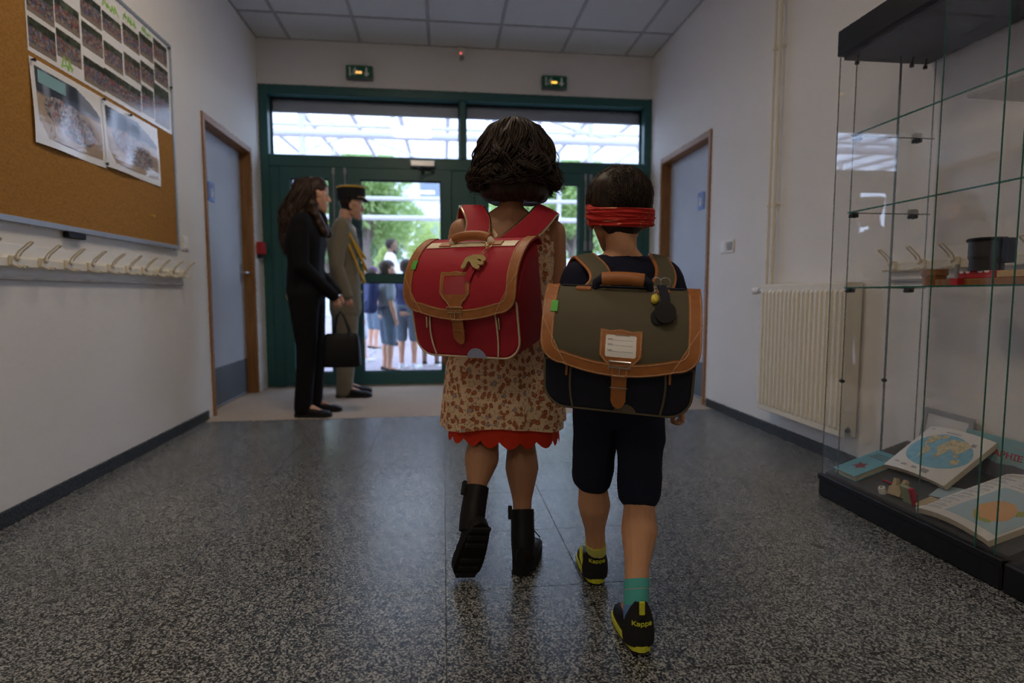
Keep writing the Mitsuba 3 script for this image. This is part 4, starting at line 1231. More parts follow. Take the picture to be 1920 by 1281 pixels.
def std_joints(pos, face, h, kid=False, stride=0.0, arms='down'):
    """Joints of a standing figure of height h at pos, facing angle face (0 = +y)."""
    hw, sh = (.058, .108) if not kid else (.060, .105)
    L = dict(hipL=(-hw, 0, .515), hipR=(hw, 0, .515), kneeL=(-hw, .01 + stride * .5, .285), kneeR=(hw, .01 - stride * .4, .285), ankL=(-hw, -.012 + stride, .045), ankR=(hw, -.012 - stride, .045),
             toeL=(-hw - .012, .085 + stride, .012), toeR=(hw + .012, .085 - stride, .012), shL=(-sh, -.005, .815 if not kid else .79), shR=(sh, -.005, .815 if not kid else .79),
             neck=(0, -.005, .855 if not kid else .828), skull=(0, .005, .90 if not kid else .875), chin=(0, .012, .868 if not kid else .835),
             elbL=(-sh - .03, -.01, .63), elbR=(sh + .03, -.01, .63), wriL=(-sh - .035, .03, .475), wriR=(sh + .035, .03, .475))
    if arms == 'front':
        L.update(elbL=(-sh - .02, -.02, .63), elbR=(sh + .02, -.02, .63), wriL=(-.05, .115, .56), wriR=(.05, .115, .56))
    R = rotz(face)
    J = {n: R @ (A(p) * h) + A([pos[0], pos[1], pos[2] if len(pos) > 2 else 0]) for n, p in L.items()}
    J['H'] = h * (.134 if not kid else .165)
    J['face'] = face
    return J


def figure(label, J, k, skin_m, res=.010, hands=True, head_yaw=None, ears=True, face=True, cat='person', head_pitch=0.0, group=None):
    p = thing('person', label, cat, group)
    body = solid(skin(limb_parts(J, k), res, 8))
    hp, P = head_parts(J['chin'], J['H'], J['face'] if head_yaw is None else head_yaw, head_pitch, ears, J.get('ear_dz', 0.0))
    hd = skin(hp, J['H'] * .045, 6)
    parts = [body, solid(hd)]
    if hands:
        fw = rotz(J['face']) @ A([0, 1.0, 0])
        for s, sd in (('L', 1), ('R', -1)):
            if 'elb' + s not in J:
                continue
            d = A(J['wri' + s]) - A(J['elb' + s])
            if 'handd' + s in J:
                d = A(J['handd' + s])
            inward = lerp(J['hipL'], J['hipR'], .5) - A(J['hip' + s])
            parts.append(hand_solid(A(J['wri' + s]), d, J.get('palm' + s, inward), .105 * k * 1.7 / 1.7 * 1.0, J.get('thumb' + s, -sd), J.get('curl', .45)))
    put('body', tri(union(parts)), skin_m, p, smooth=45)
    if face:
        eyes(p, P, J['H'])
    return p, P


def shoes_on(p, J, k, m_up, m_sole, L=.27, w=.095, h=.085):
    for s in 'LR':
        an, t = A(J['ank' + s]), A(J['toe' + s])
        d = (t - an) * [1, 1, 0]
        d /= np.linalg.norm(d)
        heel = an * [1, 1, 0] - d * L * k * .24 + [0, 0, .001]
        up, sole = shoe_meshes(an, t, k, L * k, w * k, h * k)
        T = shoe_frame(heel, heel + d * L * k)
        q = put('shoe', placed(up, T), m_up, p, smooth=40)
        put('sole', placed(sole, T), m_sole, q)


def shell_hair(p, P, H, m, front=.20, low=.42, infl=.035, amp=.02, extra=(), name='hair', seed=0, clip=None, res=None):
    """A cap of hair over the skull; clip(P-local points) keeps the face free."""
    R = lambda q, r: (P(*q), r * H)   # noqa: E731
    hs = [hull(R((-.04, -.13, .67), .325 + infl), R((.04, -.13, .67), .325 + infl), R((0, .06, .72), .27 + infl), R((0, -.16, low), .20 + infl)), *extra]
    m_ = skin(hs, res or H * .05, 4)
    face = skin([hull(R((-.16, .33, .50), .20), R((.16, .33, .50), .20), R((0, .45, .20), .25), R((-.1, .40, .66), .10), R((.1, .40, .66), .10))], .02, 2)
    m_ = tri(solid(m_) - solid(face))
    v, f = trimesh.remesh.subdivide_to_size(m_.vertices, m_.faces, H * .09, max_iter=8)
    m_ = trimesh.Trimesh(v, f, process=True)
    folds(m_, amp * H, 1 / (H * .16), seed)
    return put(name, m_, m, p, smooth=True)


# ---- satchels
class Satchel:
    """Local axes: u to the right, v away from the wearer's back, w up."""

    def __init__(self, label, W, D, H, yaw, pit, rol, pos, c, sag=0.0):
        cy, sy, cp, sp, cr, sr = math.cos(yaw), math.sin(yaw), math.cos(pit), math.sin(pit), math.cos(rol), math.sin(rol)
        self.R = A([[cy, -sy, 0], [sy, cy, 0], [0, 0, 1]]) @ A([[1, 0, 0], [0, cp, -sp], [0, sp, cp]]) @ A([[cr, 0, sr], [0, 1, 0], [-sr, 0, cr]])
        self.pos, self.W, self.D, self.H, self.c = A(pos), W, D, H, c
        self.sag = sag
        self.k = thing('satchel', label, 'satchel')
        self.body()
        self.flap()

    def X(self, u, v, w):
        u, v, w = np.broadcast_arrays(A(u, dtype=float), A(v, dtype=float), A(w, dtype=float))
        w = w - self.sag * (u / self.W + .5) * np.clip(v / self.D, 0, 1)
        return np.stack([u, -v, w], -1) @ self.R.T + self.pos

    def put(self, name, mesh, m, parent=None, **kw):
        m_ = mesh.copy() if isinstance(mesh, trimesh.Trimesh) else trimesh.util.concatenate(mesh)
        m_.vertices = self.X(*m_.vertices.T)
        return put(name, m_, m, parent or self.k, **kw)

    def outline(self, grow=0.0, top=None):
        W, H, r = self.W, self.H, .055
        top = top or H - .035
        a = np.linspace(0, np.pi / 2, 8)
        p = [(-W / 2, top), (W / 2, top)] + [(W / 2 - r + r * math.cos(x), r - r * math.sin(x)) for x in a] + [(-W / 2 + r - r * math.sin(x), r - r * math.cos(x)) for x in a]
        return Polygon(p).buffer(grow)

    def body(self):
        W, D, H, c = self.W, self.D, self.H, self.c
        rings = []
        for v, gr, top in ((0, -.012, H - .010), (.010, 0, H - .006), (D * .5, .0, H - .030), (D * .75, 0, H - .075), (D - .012, 0, H - .115), (D - .003, -.006, H - .120), (D, -.014, H - .125)):
            o = self.outline(gr, top)
            ring = LineString(o.exterior.coords)
            n = 72
            q = [ring.interpolate((i + .5) / n, normalized=True) for i in range(n)]
            rings.append([(a.x, v, a.y) for a in q])
        self.put('body', loft(rings), c['body'], smooth=45)
        # side gussets a little darker, front pocket, piping
        o = LineString(self.outline(-.004, H - .135).exterior.coords)
        path = [(q.x, D - .004, q.y) for q in (o.interpolate(i / 90, normalized=True) for i in range(90))]
        self.put('piping', tube(path, .0032, 6, closed=True), c['piping'], smooth=60)
        o = LineString(self.outline(-.003, H - .020).exterior.coords)
        path = [(q.x, .010, q.y) for q in (o.interpolate(i / 90, normalized=True) for i in range(90))]
        self.put('piping', tube(path, .0032, 6, closed=True), c['piping2'], smooth=60)
        for s in (-1, 1):
            u0 = s * W * .30
            p = [(u0 + s * .012 * math.sin(t * 2.2) - s * .012 * t, D + .001 + .004 * math.sin(t * 3.1), .135 - t * .125) for t in np.linspace(0, 1, 12)]
            self.put('pocket_seam', tube(p, .0026, 6), c['piping'], smooth=60)
            z = [(u0 + s * .012, D + .004, .115), (u0 + s * .013, D + .006, .085)]
            self.put('zip_pull', tube(z, .0028, 6), c['zip'])

    def F(self, u, s, t):
        """The flap's sheet: s runs from the back edge over the top and down the front."""
        D, H = self.D, self.H
        P = A([[-.004, H - .020], [.002, H - .004], [.016, H + .004], [D * .42, H - .006], [D * .78, H - .040], [D * .99, H - .085], [D + .010, H * .55], [D + .012, H * .36], [D + .012, H * .10]])
        seg = np.r_[0, np.cumsum(np.linalg.norm(np.diff(P, axis=0), axis=1))]
        from scipy.interpolate import CubicSpline, PchipInterpolator
        if not hasattr(self, 'sp'):
            self.sp = (PchipInterpolator(seg, P[:, 0]), PchipInterpolator(seg, P[:, 1]))
            self.len = seg[-1]
        sc = np.clip(s, 0, self.len)
        v, w = self.sp[0](sc), self.sp[1](sc)
        dv, dw = self.sp[0](sc, 1), self.sp[1](sc, 1)
        n = np.sqrt(dv ** 2 + dw ** 2) + 1e-9
        puff = .006 * np.cos(np.clip(u / (self.W / 2), -1, 1) * np.pi / 2) * np.clip((s - .06) / .1, 0, 1)
        v, w = v + (-dw / n) * (t + puff), w + (dv / n) * (t + puff)
        return self.X(u, v, w)

    def raw(self, name, poly, t, off, m, parent=None, edge=.014, **kw):
        return put(name, wrap(poly, t, off, self.F, edge), m, parent or self.k, **kw)

    def flap(self):
        W, D, H, c = self.W, self.D, self.H, self.c
        self.F(A([0.0]), A([0.0]), A([0.0]))
        hw = W / 2 + .006
        S = self.flen = getattr(self, 'S', .315)
        r = .050
        a = np.linspace(0, np.pi / 2, 8)
        low = [(hw - r + r * math.cos(x), S - .018 - r + r * math.sin(x)) for x in a]
        mid = [(x, S - .018 + .018 * (1 - (x / (hw - r)) ** 2)) for x in np.linspace(hw - r, -(hw - r), 15)][1:-1]
        out = Polygon([(-hw, .004), (hw, .004)] + low + mid + [(-x, y) for x, y in low[::-1]])
        self.out = out
        f = self.raw('flap', out, .004, .001, c['flap'], smooth=40)
        bw = .028
        inner = out.buffer(-bw)
        band = out.difference(sbox(-1, -1, 1, .0)).difference(inner).difference(sbox(-hw + bw, -.1, hw - bw, .10))
        for y in (-1, 1):   # the corner patches
            x = y * (hw - .062)
            band = band.union(Polygon([(y * hw, S - .118), (x + y * .0, S - .014), (y * hw, S)]).intersection(out))
        tr = self.raw('leather_trim', band.buffer(0), .0022, .0055, M['leather'], f, smooth=40)
        def line(g, off=.0085):
            ls = []
            for q in getattr(g, 'geoms', [g]):
                n = max(6, int(q.length / .008))
                pt = [q.interpolate(i / n, normalized=True) for i in range(n + 1)]
                w3 = self.F(A([p.x for p in pt]), A([p.y for p in pt]), np.full(n + 1, off))
                ls.append(tube(w3, .0005, 4))
            return ls
        st = []
        for gr in (-.003, -bw + .003):
            b = LineString(out.buffer(gr).exterior.coords).intersection(sbox(-1, .06, 1, 1))
            st += line(b)
        for y in (-1, 1):
            st += line(LineString([(y * (hw - .001), S - .116), (y * (hw - .060), S - .016)]))
        put('stitching', st, M['stitch'], f)
        # name plate, strap, buckle
        pc = S - c.get('plate', .062)
        pu = c.get('plate_u', 0)
        hw_, hh = .045, .034
        plate = Polygon([(pu - hw_, pc - hh), (pu - hw_ * .5, pc - hh + .003), (pu, pc - hh - .001), (pu + hw_ * .5, pc - hh + .003), (pu + hw_, pc - hh), (pu + hw_, pc + hh * .55), (pu + hw_ * .72, pc + hh), (pu + .026, pc + hh + .004), (pu + .018, pc + hh + .016), (pu + .018, S + .001), (pu - .018, S + .001), (pu - .018, pc + hh + .016), (pu - .026, pc + hh + .004), (pu - hw_ * .72, pc + hh), (pu - hw_, pc + hh * .55)])
        win = sbox(pu - .033, pc - .023, pu + .033, pc + .021).buffer(-.004).buffer(.004)
        pl = self.raw('name_plate', plate.difference(win), .0022, .0058, M['leather'], f, edge=.010, smooth=40)
        self.raw('card', win.buffer(.002), .0012, .0056, c['card'], pl)
        if c.get('lines'):
            for i in range(3):
                self.raw('card_line', sbox(pu - .028, pc - .012 + i * .0115, pu + .026, pc - .0112 + i * .0115), .0003, .0068, M['inkgrey'], pl)
                self.raw('card_word', sbox(pu - .028, pc - .0145 + i * .0115, pu - .018, pc - .0125 + i * .0115), .0003, .0068, M['inkgrey'], pl)
            self.raw('card_word', sbox(pu - .012, pc - .0225, pu + .018, pc - .0205), .0003, .0068, M['inkgrey'], pl)
        put('stitching', line(LineString(plate.buffer(-.003).exterior.coords), .0088), M['stitch'], pl)
        d = D + .0235
        w0 = H * .36 + .012
        tp = c.get('tip', 0)
        strap = Polygon([(pu - .0165, .03 + tp), (pu - .0165, w0 + .03), (pu + .0165, w0 + .03), (pu + .0165, .03 + tp), (pu + .010, .016 + tp), (pu, .011 + tp), (pu - .010, .016 + tp)])
        b3 = prism(strap, .0035)
        b3.vertices = np.stack([b3.vertices[:, 0], d - .012 + b3.vertices[:, 2] + (.006 * (b3.vertices[:, 1] > .06)), b3.vertices[:, 1]], 1)
        sp = self.put('buckle_strap', b3, M['leather'])
        for w_ in (.036 + tp, .052 + tp, .068 + tp):
            self.put('hole', lathe([(0, 0), (.0022, 0), (.0022, .0006), (0, .0006)], 'y', (pu, d - .0082, w_ - .004), 8), M['gasket'], sp)
        wb = w0 + .018
        ring = [(pu - .023, d - .001, wb - .016), (pu + .023, d - .001, wb - .016), (pu + .023, d + .003, wb + .012), (pu - .023, d + .003, wb + .012)]
        self.put('buckle', [tube(ring, .0022, 6, closed=True), tube([(pu - .022, d + .003, wb - .002), (pu + .022, d + .003, wb - .002)], .002, 6), tube([(pu, d + .004, wb), (pu, d + .005, wb - .020)], .0016, 6)], c['metal'], sp)
        self.put('keeper', tube([(pu - .019, d - .005, w0 - .034), (pu + .019, d - .005, w0 - .034)], .0014, 6), c['metal'], sp)
        # handle and its tabs
        if c.get('handle_s'):
            hs = c['handle_s']
            pt = [(-.066, 0, .003), (-.060, -.004, .012), (-.046, -.010, .022), (0, -.015, .026), (.046, -.010, .022), (.060, -.004, .012), (.066, 0, .003)]
            P3 = self.F(A([q[0] for q in pt]), A([hs + q[1] for q in pt]), A([q[2] for q in pt]))
            put('handle', tube(P3, [.006, .0095, .0105, .0105, .0105, .0095, .006], 10), c['handle'], self.k, smooth=60)
            from scipy.interpolate import CubicSpline
            Q = CubicSpline(np.linspace(0, 1, 7), P3)(np.linspace(.27, .73, 9))
            put('handle_sleeve', tube(Q, .0125, 12), M['leather'], self.k, smooth=60)
            for s in (-1, 1):
                self.raw('handle_tab', sbox(s * .076 - .018, hs - .011, s * .076 + .018, hs + .011), .003, .0075, M['leather'], f)
        else:
            wt, v0 = H + .004, .030
            h = [(-.062, v0, wt + .002), (-.060, v0, wt + .017), (-.047, v0, wt + .026), (0, v0, wt + .0285), (.047, v0, wt + .026), (.060, v0, wt + .017), (.062, v0, wt + .002)]
            self.put('handle', tube(h, [.007, .010, .0130, .0135, .0130, .010, .007], 10), c['handle'], smooth=60)
            self.put('handle_sleeve', tube(A([(x, v0, wt + .0285 - x ** 2 * 1.2) for x in np.linspace(-.047, .047, 7)]), .0155, 14), M['leather'], smooth=60)
            for s in (-1, 1):
                self.put('handle_tab', box(s * .088 - .018, s * .088 + .018, v0 - .009, v0 + .012, wt - .002, wt + .006, .002), M['leather'])
        self.raw('brand_tag', sbox(-hw - .002 + .020, S - .155, -hw + .033, S - .128), .0015, .0085, M['taggreen'], f)


def ribbon(path, wdir, width, t, m, name, parent, piping=None, pr=.0035):
    """A flat strap along path; wdir: its width direction at each point."""
    p, w = A(path, dtype=float), A(wdir, dtype=float)
    if w.ndim == 1:
        w = np.repeat(w[None], len(p), 0)
    from scipy.interpolate import CubicSpline
    u = np.linspace(0, 1, len(p))
    uu = np.linspace(0, 1, 40)
    p, w = CubicSpline(u, p)(uu), CubicSpline(u, w)(uu)
    tan = np.gradient(p, axis=0)
    tan /= np.linalg.norm(tan, axis=1, keepdims=True)
    w = w - tan * (w * tan).sum(1, keepdims=True)
    w /= np.linalg.norm(w, axis=1, keepdims=True)
    n = np.cross(tan, w)
    width = np.interp(uu, np.linspace(0, 1, len(np.atleast_1d(width))), np.atleast_1d(width))[:, None]
    rings = np.stack([p - w * width / 2 - n * t / 2, p - w * width / 4 - n * t * .7, p + w * width / 4 - n * t * .7, p + w * width / 2 - n * t / 2, p + w * width / 2 + n * t / 2, p + w * width / 4 + n * t * .7, p - w * width / 4 + n * t * .7, p - w * width / 2 + n * t / 2], 1)
    k = put(name, loft(rings), m, parent, smooth=50)
    if piping:
        for s in (-1, 1):
            put('piping', tube(p + s * w * width / 2, pr, 6), piping, k, smooth=60)
    return k

# ---------------------------------------------------------------- the girl
GJ = dict(hipL=(.145, 1.80, .70), hipR=(.275, 1.80, .70), kneeL=(.128, 1.79, .40), ankL=(.080, 1.652, .190), toeL=(.060, 1.652, .035), kneeR=(.246, 1.815, .385), ankR=(.236, 1.695, .085), toeR=(.280, 1.815, .025),
          shL=(.062, 1.79, 1.030), shR=(.340, 1.79, 1.030), neck=(.210, 1.785, 1.095), skull=(.218, 1.80, 1.17), chin=(.222, 1.83, 1.150), H=.205, face=0.0,
          elbL=(.016, 1.80, .83), wriL=(.004, 1.86, .665), elbR=(.360, 1.80, .83), wriR=(.350, 1.86, .66), handdL=(-.04, .12, -1), handdR=(.0, .2, -1), girth=.90, neckg=.85, calf=1.28, shank=.88)
GK = .80
girl, GP = figure('girl walking away in a floral dress and black boots under a red satchel', GJ, GK, M['tanskin'], .009, head_yaw=.05)
GC = A([.2, 1.79])
# dress: bodice with a low back, flared skirt
d = .007
bod = [hull((A([.13, 1.795, .78]), .085), (A([.28, 1.795, .78]), .085), (A([.15, 1.79, .86]), .080), (A([.26, 1.79, .86]), .080)),
       hull((A([.15, 1.79, .86]), .080), (A([.26, 1.79, .86]), .080), (A([.142, 1.79, .965]), .086), (A([.262, 1.79, .965]), .086)),
       hull((A([.142, 1.79, .965]), .086), (A([.262, 1.79, .965]), .086), (A([.092, 1.79, 1.035]), .046), (A([.312, 1.79, 1.035]), .046), (A([.202, 1.79, 1.04]), .06))]
bodice = tri(solid(skin(bod, .010, 8)) - solid(prism(Polygon([(.105, 1.15), (.320, 1.15), (.300, 1.06), (.245, .985), (.185, .985), (.132, 1.06)]), .30, A([[1, 0, 0, 0], [0, 0, -1, 1.80], [0, 1, 0, 0], [0, 0, 0, 1.0]])))
             - hull(((.205, 1.83, 1.06), .085), ((.205, 1.86, 1.2), .10)) - solid(box(-.1, .085, 1.6, 2.0, 1.0, 1.2)) - solid(box(.322, .5, 1.6, 2.0, 1.0, 1.2)))
dress = put('dress', bodice, M['floral'], girl, smooth=40)


def skirt(z0, z1, prof, ry, nfold, amp, seed, hem=lambda a: 0 * a, cx=.193, cy=1.795):
    g = np.random.default_rng(seed)
    ph = g.uniform(0, 6.28, 4)

    def F(u, v):
        a = u * 2 * np.pi
        z = z0 + (z1 + hem(a) - z0) * v
        r = np.interp(v, *prof)
        f = 1 + amp * v ** 1.3 * (np.sin(a * nfold + ph[0] + 1.2 * np.sin(a * 2 + ph[1])) + .5 * np.sin(a * (nfold * 2 - 1) + ph[2] + v))
        return np.stack([cx + np.cos(a) * r * f, cy + np.sin(a) * r * ry * f, z], 1)
    return grid(F, 181, 26)[0]


put('skirt', skirt(.80, .432, ([0, .25, .5, .8, 1], [.132, .160, .183, .192, .196]), .66, 7, .050, 4, lambda a: .010 * np.sin(a * 3 + .5)), M['floral'], dress, smooth=True)
put('underskirt', skirt(.62, .398, ([0, 1], [.150, .176]), .66, 6, .030, 9, lambda a: -.020 * np.abs(np.sin(a * 9)) - .010 * np.cos(a)), mat('underskirt', (.60, .035, .012), .75, .25, two=True), girl, smooth=True)

# hair: a wavy bob
hcen = A([.222, 1.80])
hz = [1.374, 1.367, 1.347, 1.307, 1.262, 1.224, 1.192, 1.169, 1.153]
hr = [.010, .035, .064, .086, .096, .107, .116, .117, .108]
hb = [hull(*[((hcen[0] + hr[i] * .62 * math.cos(t), hcen[1] - .008 + hr[i] * .66 * math.sin(t), hz[i] - .012), hr[i] * .32) for i in (j, j + 1) for t in np.linspace(0, 6.283, 13)[:-1]], n=10) for j in range(1, 7)]
hairm = skin(hb, .012, 5)
facecut = skin([hull(((.19, 1.935, 1.26), .04), ((.255, 1.935, 1.26), .04), ((.222, 1.95, 1.15), .05), ((.222, 1.94, 1.29), .03))], .02, 2)
hairm = tri(solid(hairm) - solid(facecut))
hair = put('hair', folds(hairm, .007, 34, 3, .5), M['hair'], girl, smooth=True)
hg = np.random.default_rng(11)


def bob(n, r0, wave, seed, spread=1.0, tail=0.0, right=False, clumps=46):
    """Wavy locks; the locks of a clump share their curl."""
    g = np.random.default_rng(seed)
    m = 26
    t = np.linspace(0, 1, m)
    cph = np.linspace(0, 2 * np.pi, clumps, endpoint=False) + g.uniform(-.05, .05, clumps)
    if right:
        cph = g.uniform(-.55, .45, clumps)
    c = g.integers(0, clumps, n)
    ph = cph[c] + g.normal(0, .045, n)
    ph = np.where((ph % 6.283 > 1.05) & (ph % 6.283 < 2.09), ph + 1.9, ph)   # keep the face free
    end = (g.uniform(.78, 1.0, clumps)[c] + g.normal(0, .03, n)) + tail
    out = g.normal(0, .003, n) + g.normal(0, .004, clumps)[c] + spread * .002
    k = g.uniform(1.5, 2.6, clumps)[c] + g.normal(0, .06, n)
    p0, p1 = g.uniform(0, 6.28, clumps)[c] + g.normal(0, .25, n), g.uniform(0, 6.28, clumps)[c] + g.normal(0, .25, n)
    s = t[None] * end[:, None]
    zz = np.interp(s, np.linspace(0, 1, 9), hz)
    rr = np.interp(s, np.linspace(0, 1, 9), hr) + out[:, None] * np.clip(s * 3, 0, 1)
    w = wave * np.clip(s * 2.0 - .25, 0, 1)
    a = ph[:, None] + w / .12 * np.sin(k[:, None] * s * 6.28 + p0[:, None])
    rr = rr + w * .7 * np.cos(k[:, None] * s * 6.28 + p1[:, None])
    zz = zz + .35 * w * np.sin(k[:, None] * s * 6.28 + p1[:, None]) - np.clip(s - 1, 0, 1) * .10
    P = np.stack([hcen[0] + np.cos(a) * rr + (.006 * np.cos(ph)[:, None]) * s, hcen[1] + np.sin(a) * rr * 1.02, zz], 2)
    return many_tubes(P, r0 * np.interp(t, [0, .1, .8, 1], [.6, 1, .8, .12])[None] * g.uniform(.6, 1.3, (n, 1)), 5)


put('lock', bob(1000, .0042, .019, 21), M['hair'], hair, smooth=True, kind='stuff')
put('lock', bob(700, .0026, .026, 22, 3.0), M['hair'], hair, smooth=True, kind='stuff')
put('flyaway', bob(90, .0007, .026, 23, 5.0, .10), M['hair'], hair, smooth=True, kind='stuff')
put('flyaway', bob(50, .0011, .030, 24, 7.0, .14, True), M['hair'], hair, smooth=True, kind='stuff')


def boot(p, heel, toe, up_dir, shaft_h, L, lateral):
    T = shoe_frame(heel, toe, 0, lateral)
    up, sole = shoe_meshes(None, None, 1, L, .080, .088, .030)
    b = put('boot', placed(up, T), M['blackboot'], p, smooth=40)
    s = put('sole', placed(sole, T), M['sole'], b)
    ank = A(up_dir[0], dtype=float)
    u = A(up_dir[1], dtype=float) - ank
    u /= np.linalg.norm(u)
    ax = T[:3, 0] - u * (T[:3, 0] @ u)
    ax /= np.linalg.norm(ax)
    fw = np.cross(u, ax)
    rings = []
    for q, r, e in ((-.045, .033, 1.15), (.0, .0365, 1.15), (.02, .0365, 1.10), (.05, .0360, 1.08), (shaft_h - .004, .0365, 1.10), (shaft_h, .0358, 1.10), (shaft_h - .002, .0335, 1.10), (shaft_h - .03, .031, 1.10)):
        rings.append([ank + u * q + (ax * math.cos(a) + fw * math.sin(a) * e) * r for a in np.linspace(0, 6.283, 25)[:-1]])
    put('shaft', loft(rings), M['blackboot'], b, smooth=50)
    put('pull_tab', placed(box(-.045, -.034, -.006, .012, shaft_h - .030, shaft_h + .012, .002), frame(ank, ax, fw)), M['soot'], b)
    for i in range(7):
        y = .012 + i * L * .142
        if i != 3:
            put('tread', placed(box(-.031, .031, y, y + .016, -.006, .004, .002), T), M['soot'], s)
    put('lace', tube([ank + fw * .045 + u * .05, ank + fw * .05 + ax * .03 + u * .03, ank + fw * .045 + ax * .048 + u * .010], .0022, 6), M['soot'], b)
    return b


boot(girl, (.104, 1.584, .192), (.056, 1.645, .008), ((.080, 1.652, .19), (.128, 1.79, .40)), .085, .20, (1, .25, -.12))
boot(girl, (.222, 1.638, .007), (.282, 1.835, .007), ((.236, 1.695, .085), (.246, 1.815, .385)), .095, .206, (1, -.3, 0))

def satchel(label, W, D, H, yaw, pit, rol, pos, sag, S, plate, pu, flapm, **c):
    obj = Satchel.__new__(Satchel)
    obj.S = S
    Satchel.__init__(obj, label, W, D, H, yaw, pit, rol, pos, dict(c, flap=flapm, plate=plate, plate_u=pu), sag)
    return obj


RB = satchel('red fabric satchel with tan leather trim worn by the girl', .3255, .156, .292, -.585, .229, .0175, (.1465, 1.6564, .7027), -.006, .302, .086, -.004, M['red'], tip=.032, handle_s=.088,
             body=M['red'], piping=M['gpiping'], piping2=M['gpiping'], zip=M['brass'], metal=M['brass'], handle=M['gpiping'], card=mat('redwindow', (.36, .035, .05), .15, .6))
RB.raw('top_band', sbox(-.134, .072, .134, .102), .0015, .0058, M['gpiping'], RB.k + '__flap')
RB.put('reflector_patch', prism(Point(.03, .0).buffer(.030).intersection(sbox(-.1, .004, .1, .1)), .003, A([[1, 0, 0, 0], [0, 0, 1, .1535], [0, 1, 0, 0], [0, 0, 0, 1.0]])), M['bluefelt'])
GB = satchel('olive and navy satchel with tan leather trim worn by the boy', .3335, .127, .2565, -.325, .212, .040, (.4253, 1.3705, .6013), .010, .256, .064, .004, M['olive'], tip=.008,
             body=M['navy'], piping=M['khakidark'], piping2=M['leather'], zip=M['leather'], metal=M['chrome'], handle=M['navy'], card=M['paper'], lines=True)
GB.raw('top_band', sbox(-.140, .018, .140, .040), .0015, .0058, M['navy'], GB.k + '__flap')
GB.put('reflector_patch', prism(Point(.02, .0).buffer(.026).intersection(sbox(-.1, .004, .1, .1)), .003, A([[1, 0, 0, 0], [0, 0, 1, .1245], [0, 1, 0, 0], [0, 0, 0, 1.0]])), M['khakidark'])
for bag, paths, wd, wdt, m, pip, pr in (
        (RB, ([RB.X(-.045, .006, .278), (.104, 1.680, 1.045), (.094, 1.730, 1.088), (.086, 1.80, 1.106), (.080, 1.870, 1.055), (.080, 1.892, .95), (.085, 1.885, .84), RB.X(-.12, .0, .04)],
              [RB.X(.075, .006, .278), (.266, 1.665, 1.045), (.306, 1.730, 1.086), (.330, 1.80, 1.100), (.330, 1.870, 1.050), (.332, 1.892, .95), (.325, 1.885, .84), RB.X(.13, .0, .04)]), ((1, -.12, 0), (.86, -.1, -.42)), .066, M['red'], M['brass'], .0042),
        (GB, ([GB.X(-.075, .006, .240), (.378, 1.372, .892), (.364, 1.430, .928), (.356, 1.470, .936), (.350, 1.530, .896), (.350, 1.552, .83), (.352, 1.545, .74), GB.X(-.13, .0, .04)],
              [GB.X(.070, .006, .240), (.542, 1.365, .892), (.552, 1.430, .928), (.560, 1.470, .936), (.566, 1.530, .896), (.566, 1.552, .83), (.566, 1.545, .74), GB.X(.13, .0, .04)]), ((1, 0, .18), (1, 0, -.18)), .046, M['olive'], M['leather'], .0045)):
    for i, (pt, w) in enumerate(zip(paths, wd)):
        ribbon(pt, w, wdt, .007, m, 'shoulder_strap', bag.k, pip, pr)

# charms on the satchels
ch = thing('bag_charm', "gold glitter charm with curved prongs hanging from the red satchel's handle", 'charm')
cst = shapely.union_all([LineString([(-.026, -.020), (-.022, .002), (-.006, .010), (.020, .008), (.026, .002)]).buffer(.0065), LineString([(-.004, .004), (.012, -.008), (.024, -.010)]).buffer(.0055), LineString([(-.010, .002), (.004, -.016), (.016, -.022)]).buffer(.0055), Point(-.008, .004).buffer(.011)])
c0 = RB.F(A([.048]), A([.160]), A([.013]))[0]
eu, ev = RB.R @ A([1.0, 0, 0]), RB.F(A([.048]), A([.150]), A([.013]))[0] - RB.F(A([.048]), A([.170]), A([.013]))[0]
put('star', placed(prism(cst, .006), frame(c0, eu, ev)), M['glitter'], ch)
r0 = RB.F(A([.066]), A([.108]), A([.016]))[0]
put('ring', tube([r0 + .010 * (math.cos(a) * eu / np.linalg.norm(eu) + math.sin(a) * ev / np.linalg.norm(ev)) for a in np.linspace(0, 6.283, 17)[:-1]], .0012, 6, closed=True), M['brass'], ch)
r1 = c0 + eu * .008 + ev / np.linalg.norm(ev) * .012
for i in range(5):
    q = lerp(r0 - ev / np.linalg.norm(ev) * .010, r1, i / 4)
    put('chain_link', tube([q + .0042 * (math.cos(a) * (eu if i % 2 else np.cross(eu, ev / np.linalg.norm(ev))) + 1.2 * math.sin(a) * ev / np.linalg.norm(ev)) for a in np.linspace(0, 6.283, 11)[:-1]], .0010, 5, closed=True), M['brass'], ch)
tb = thing('leather_tag', 'red leather tag hanging behind the gold charm', 'tag')
put('tab', wrap(Polygon([(.048, .150), (.062, .156), (.042, .208), (.026, .204), (.026, .198)]), .002, .0095, RB.F, .01), M['red'], tb)

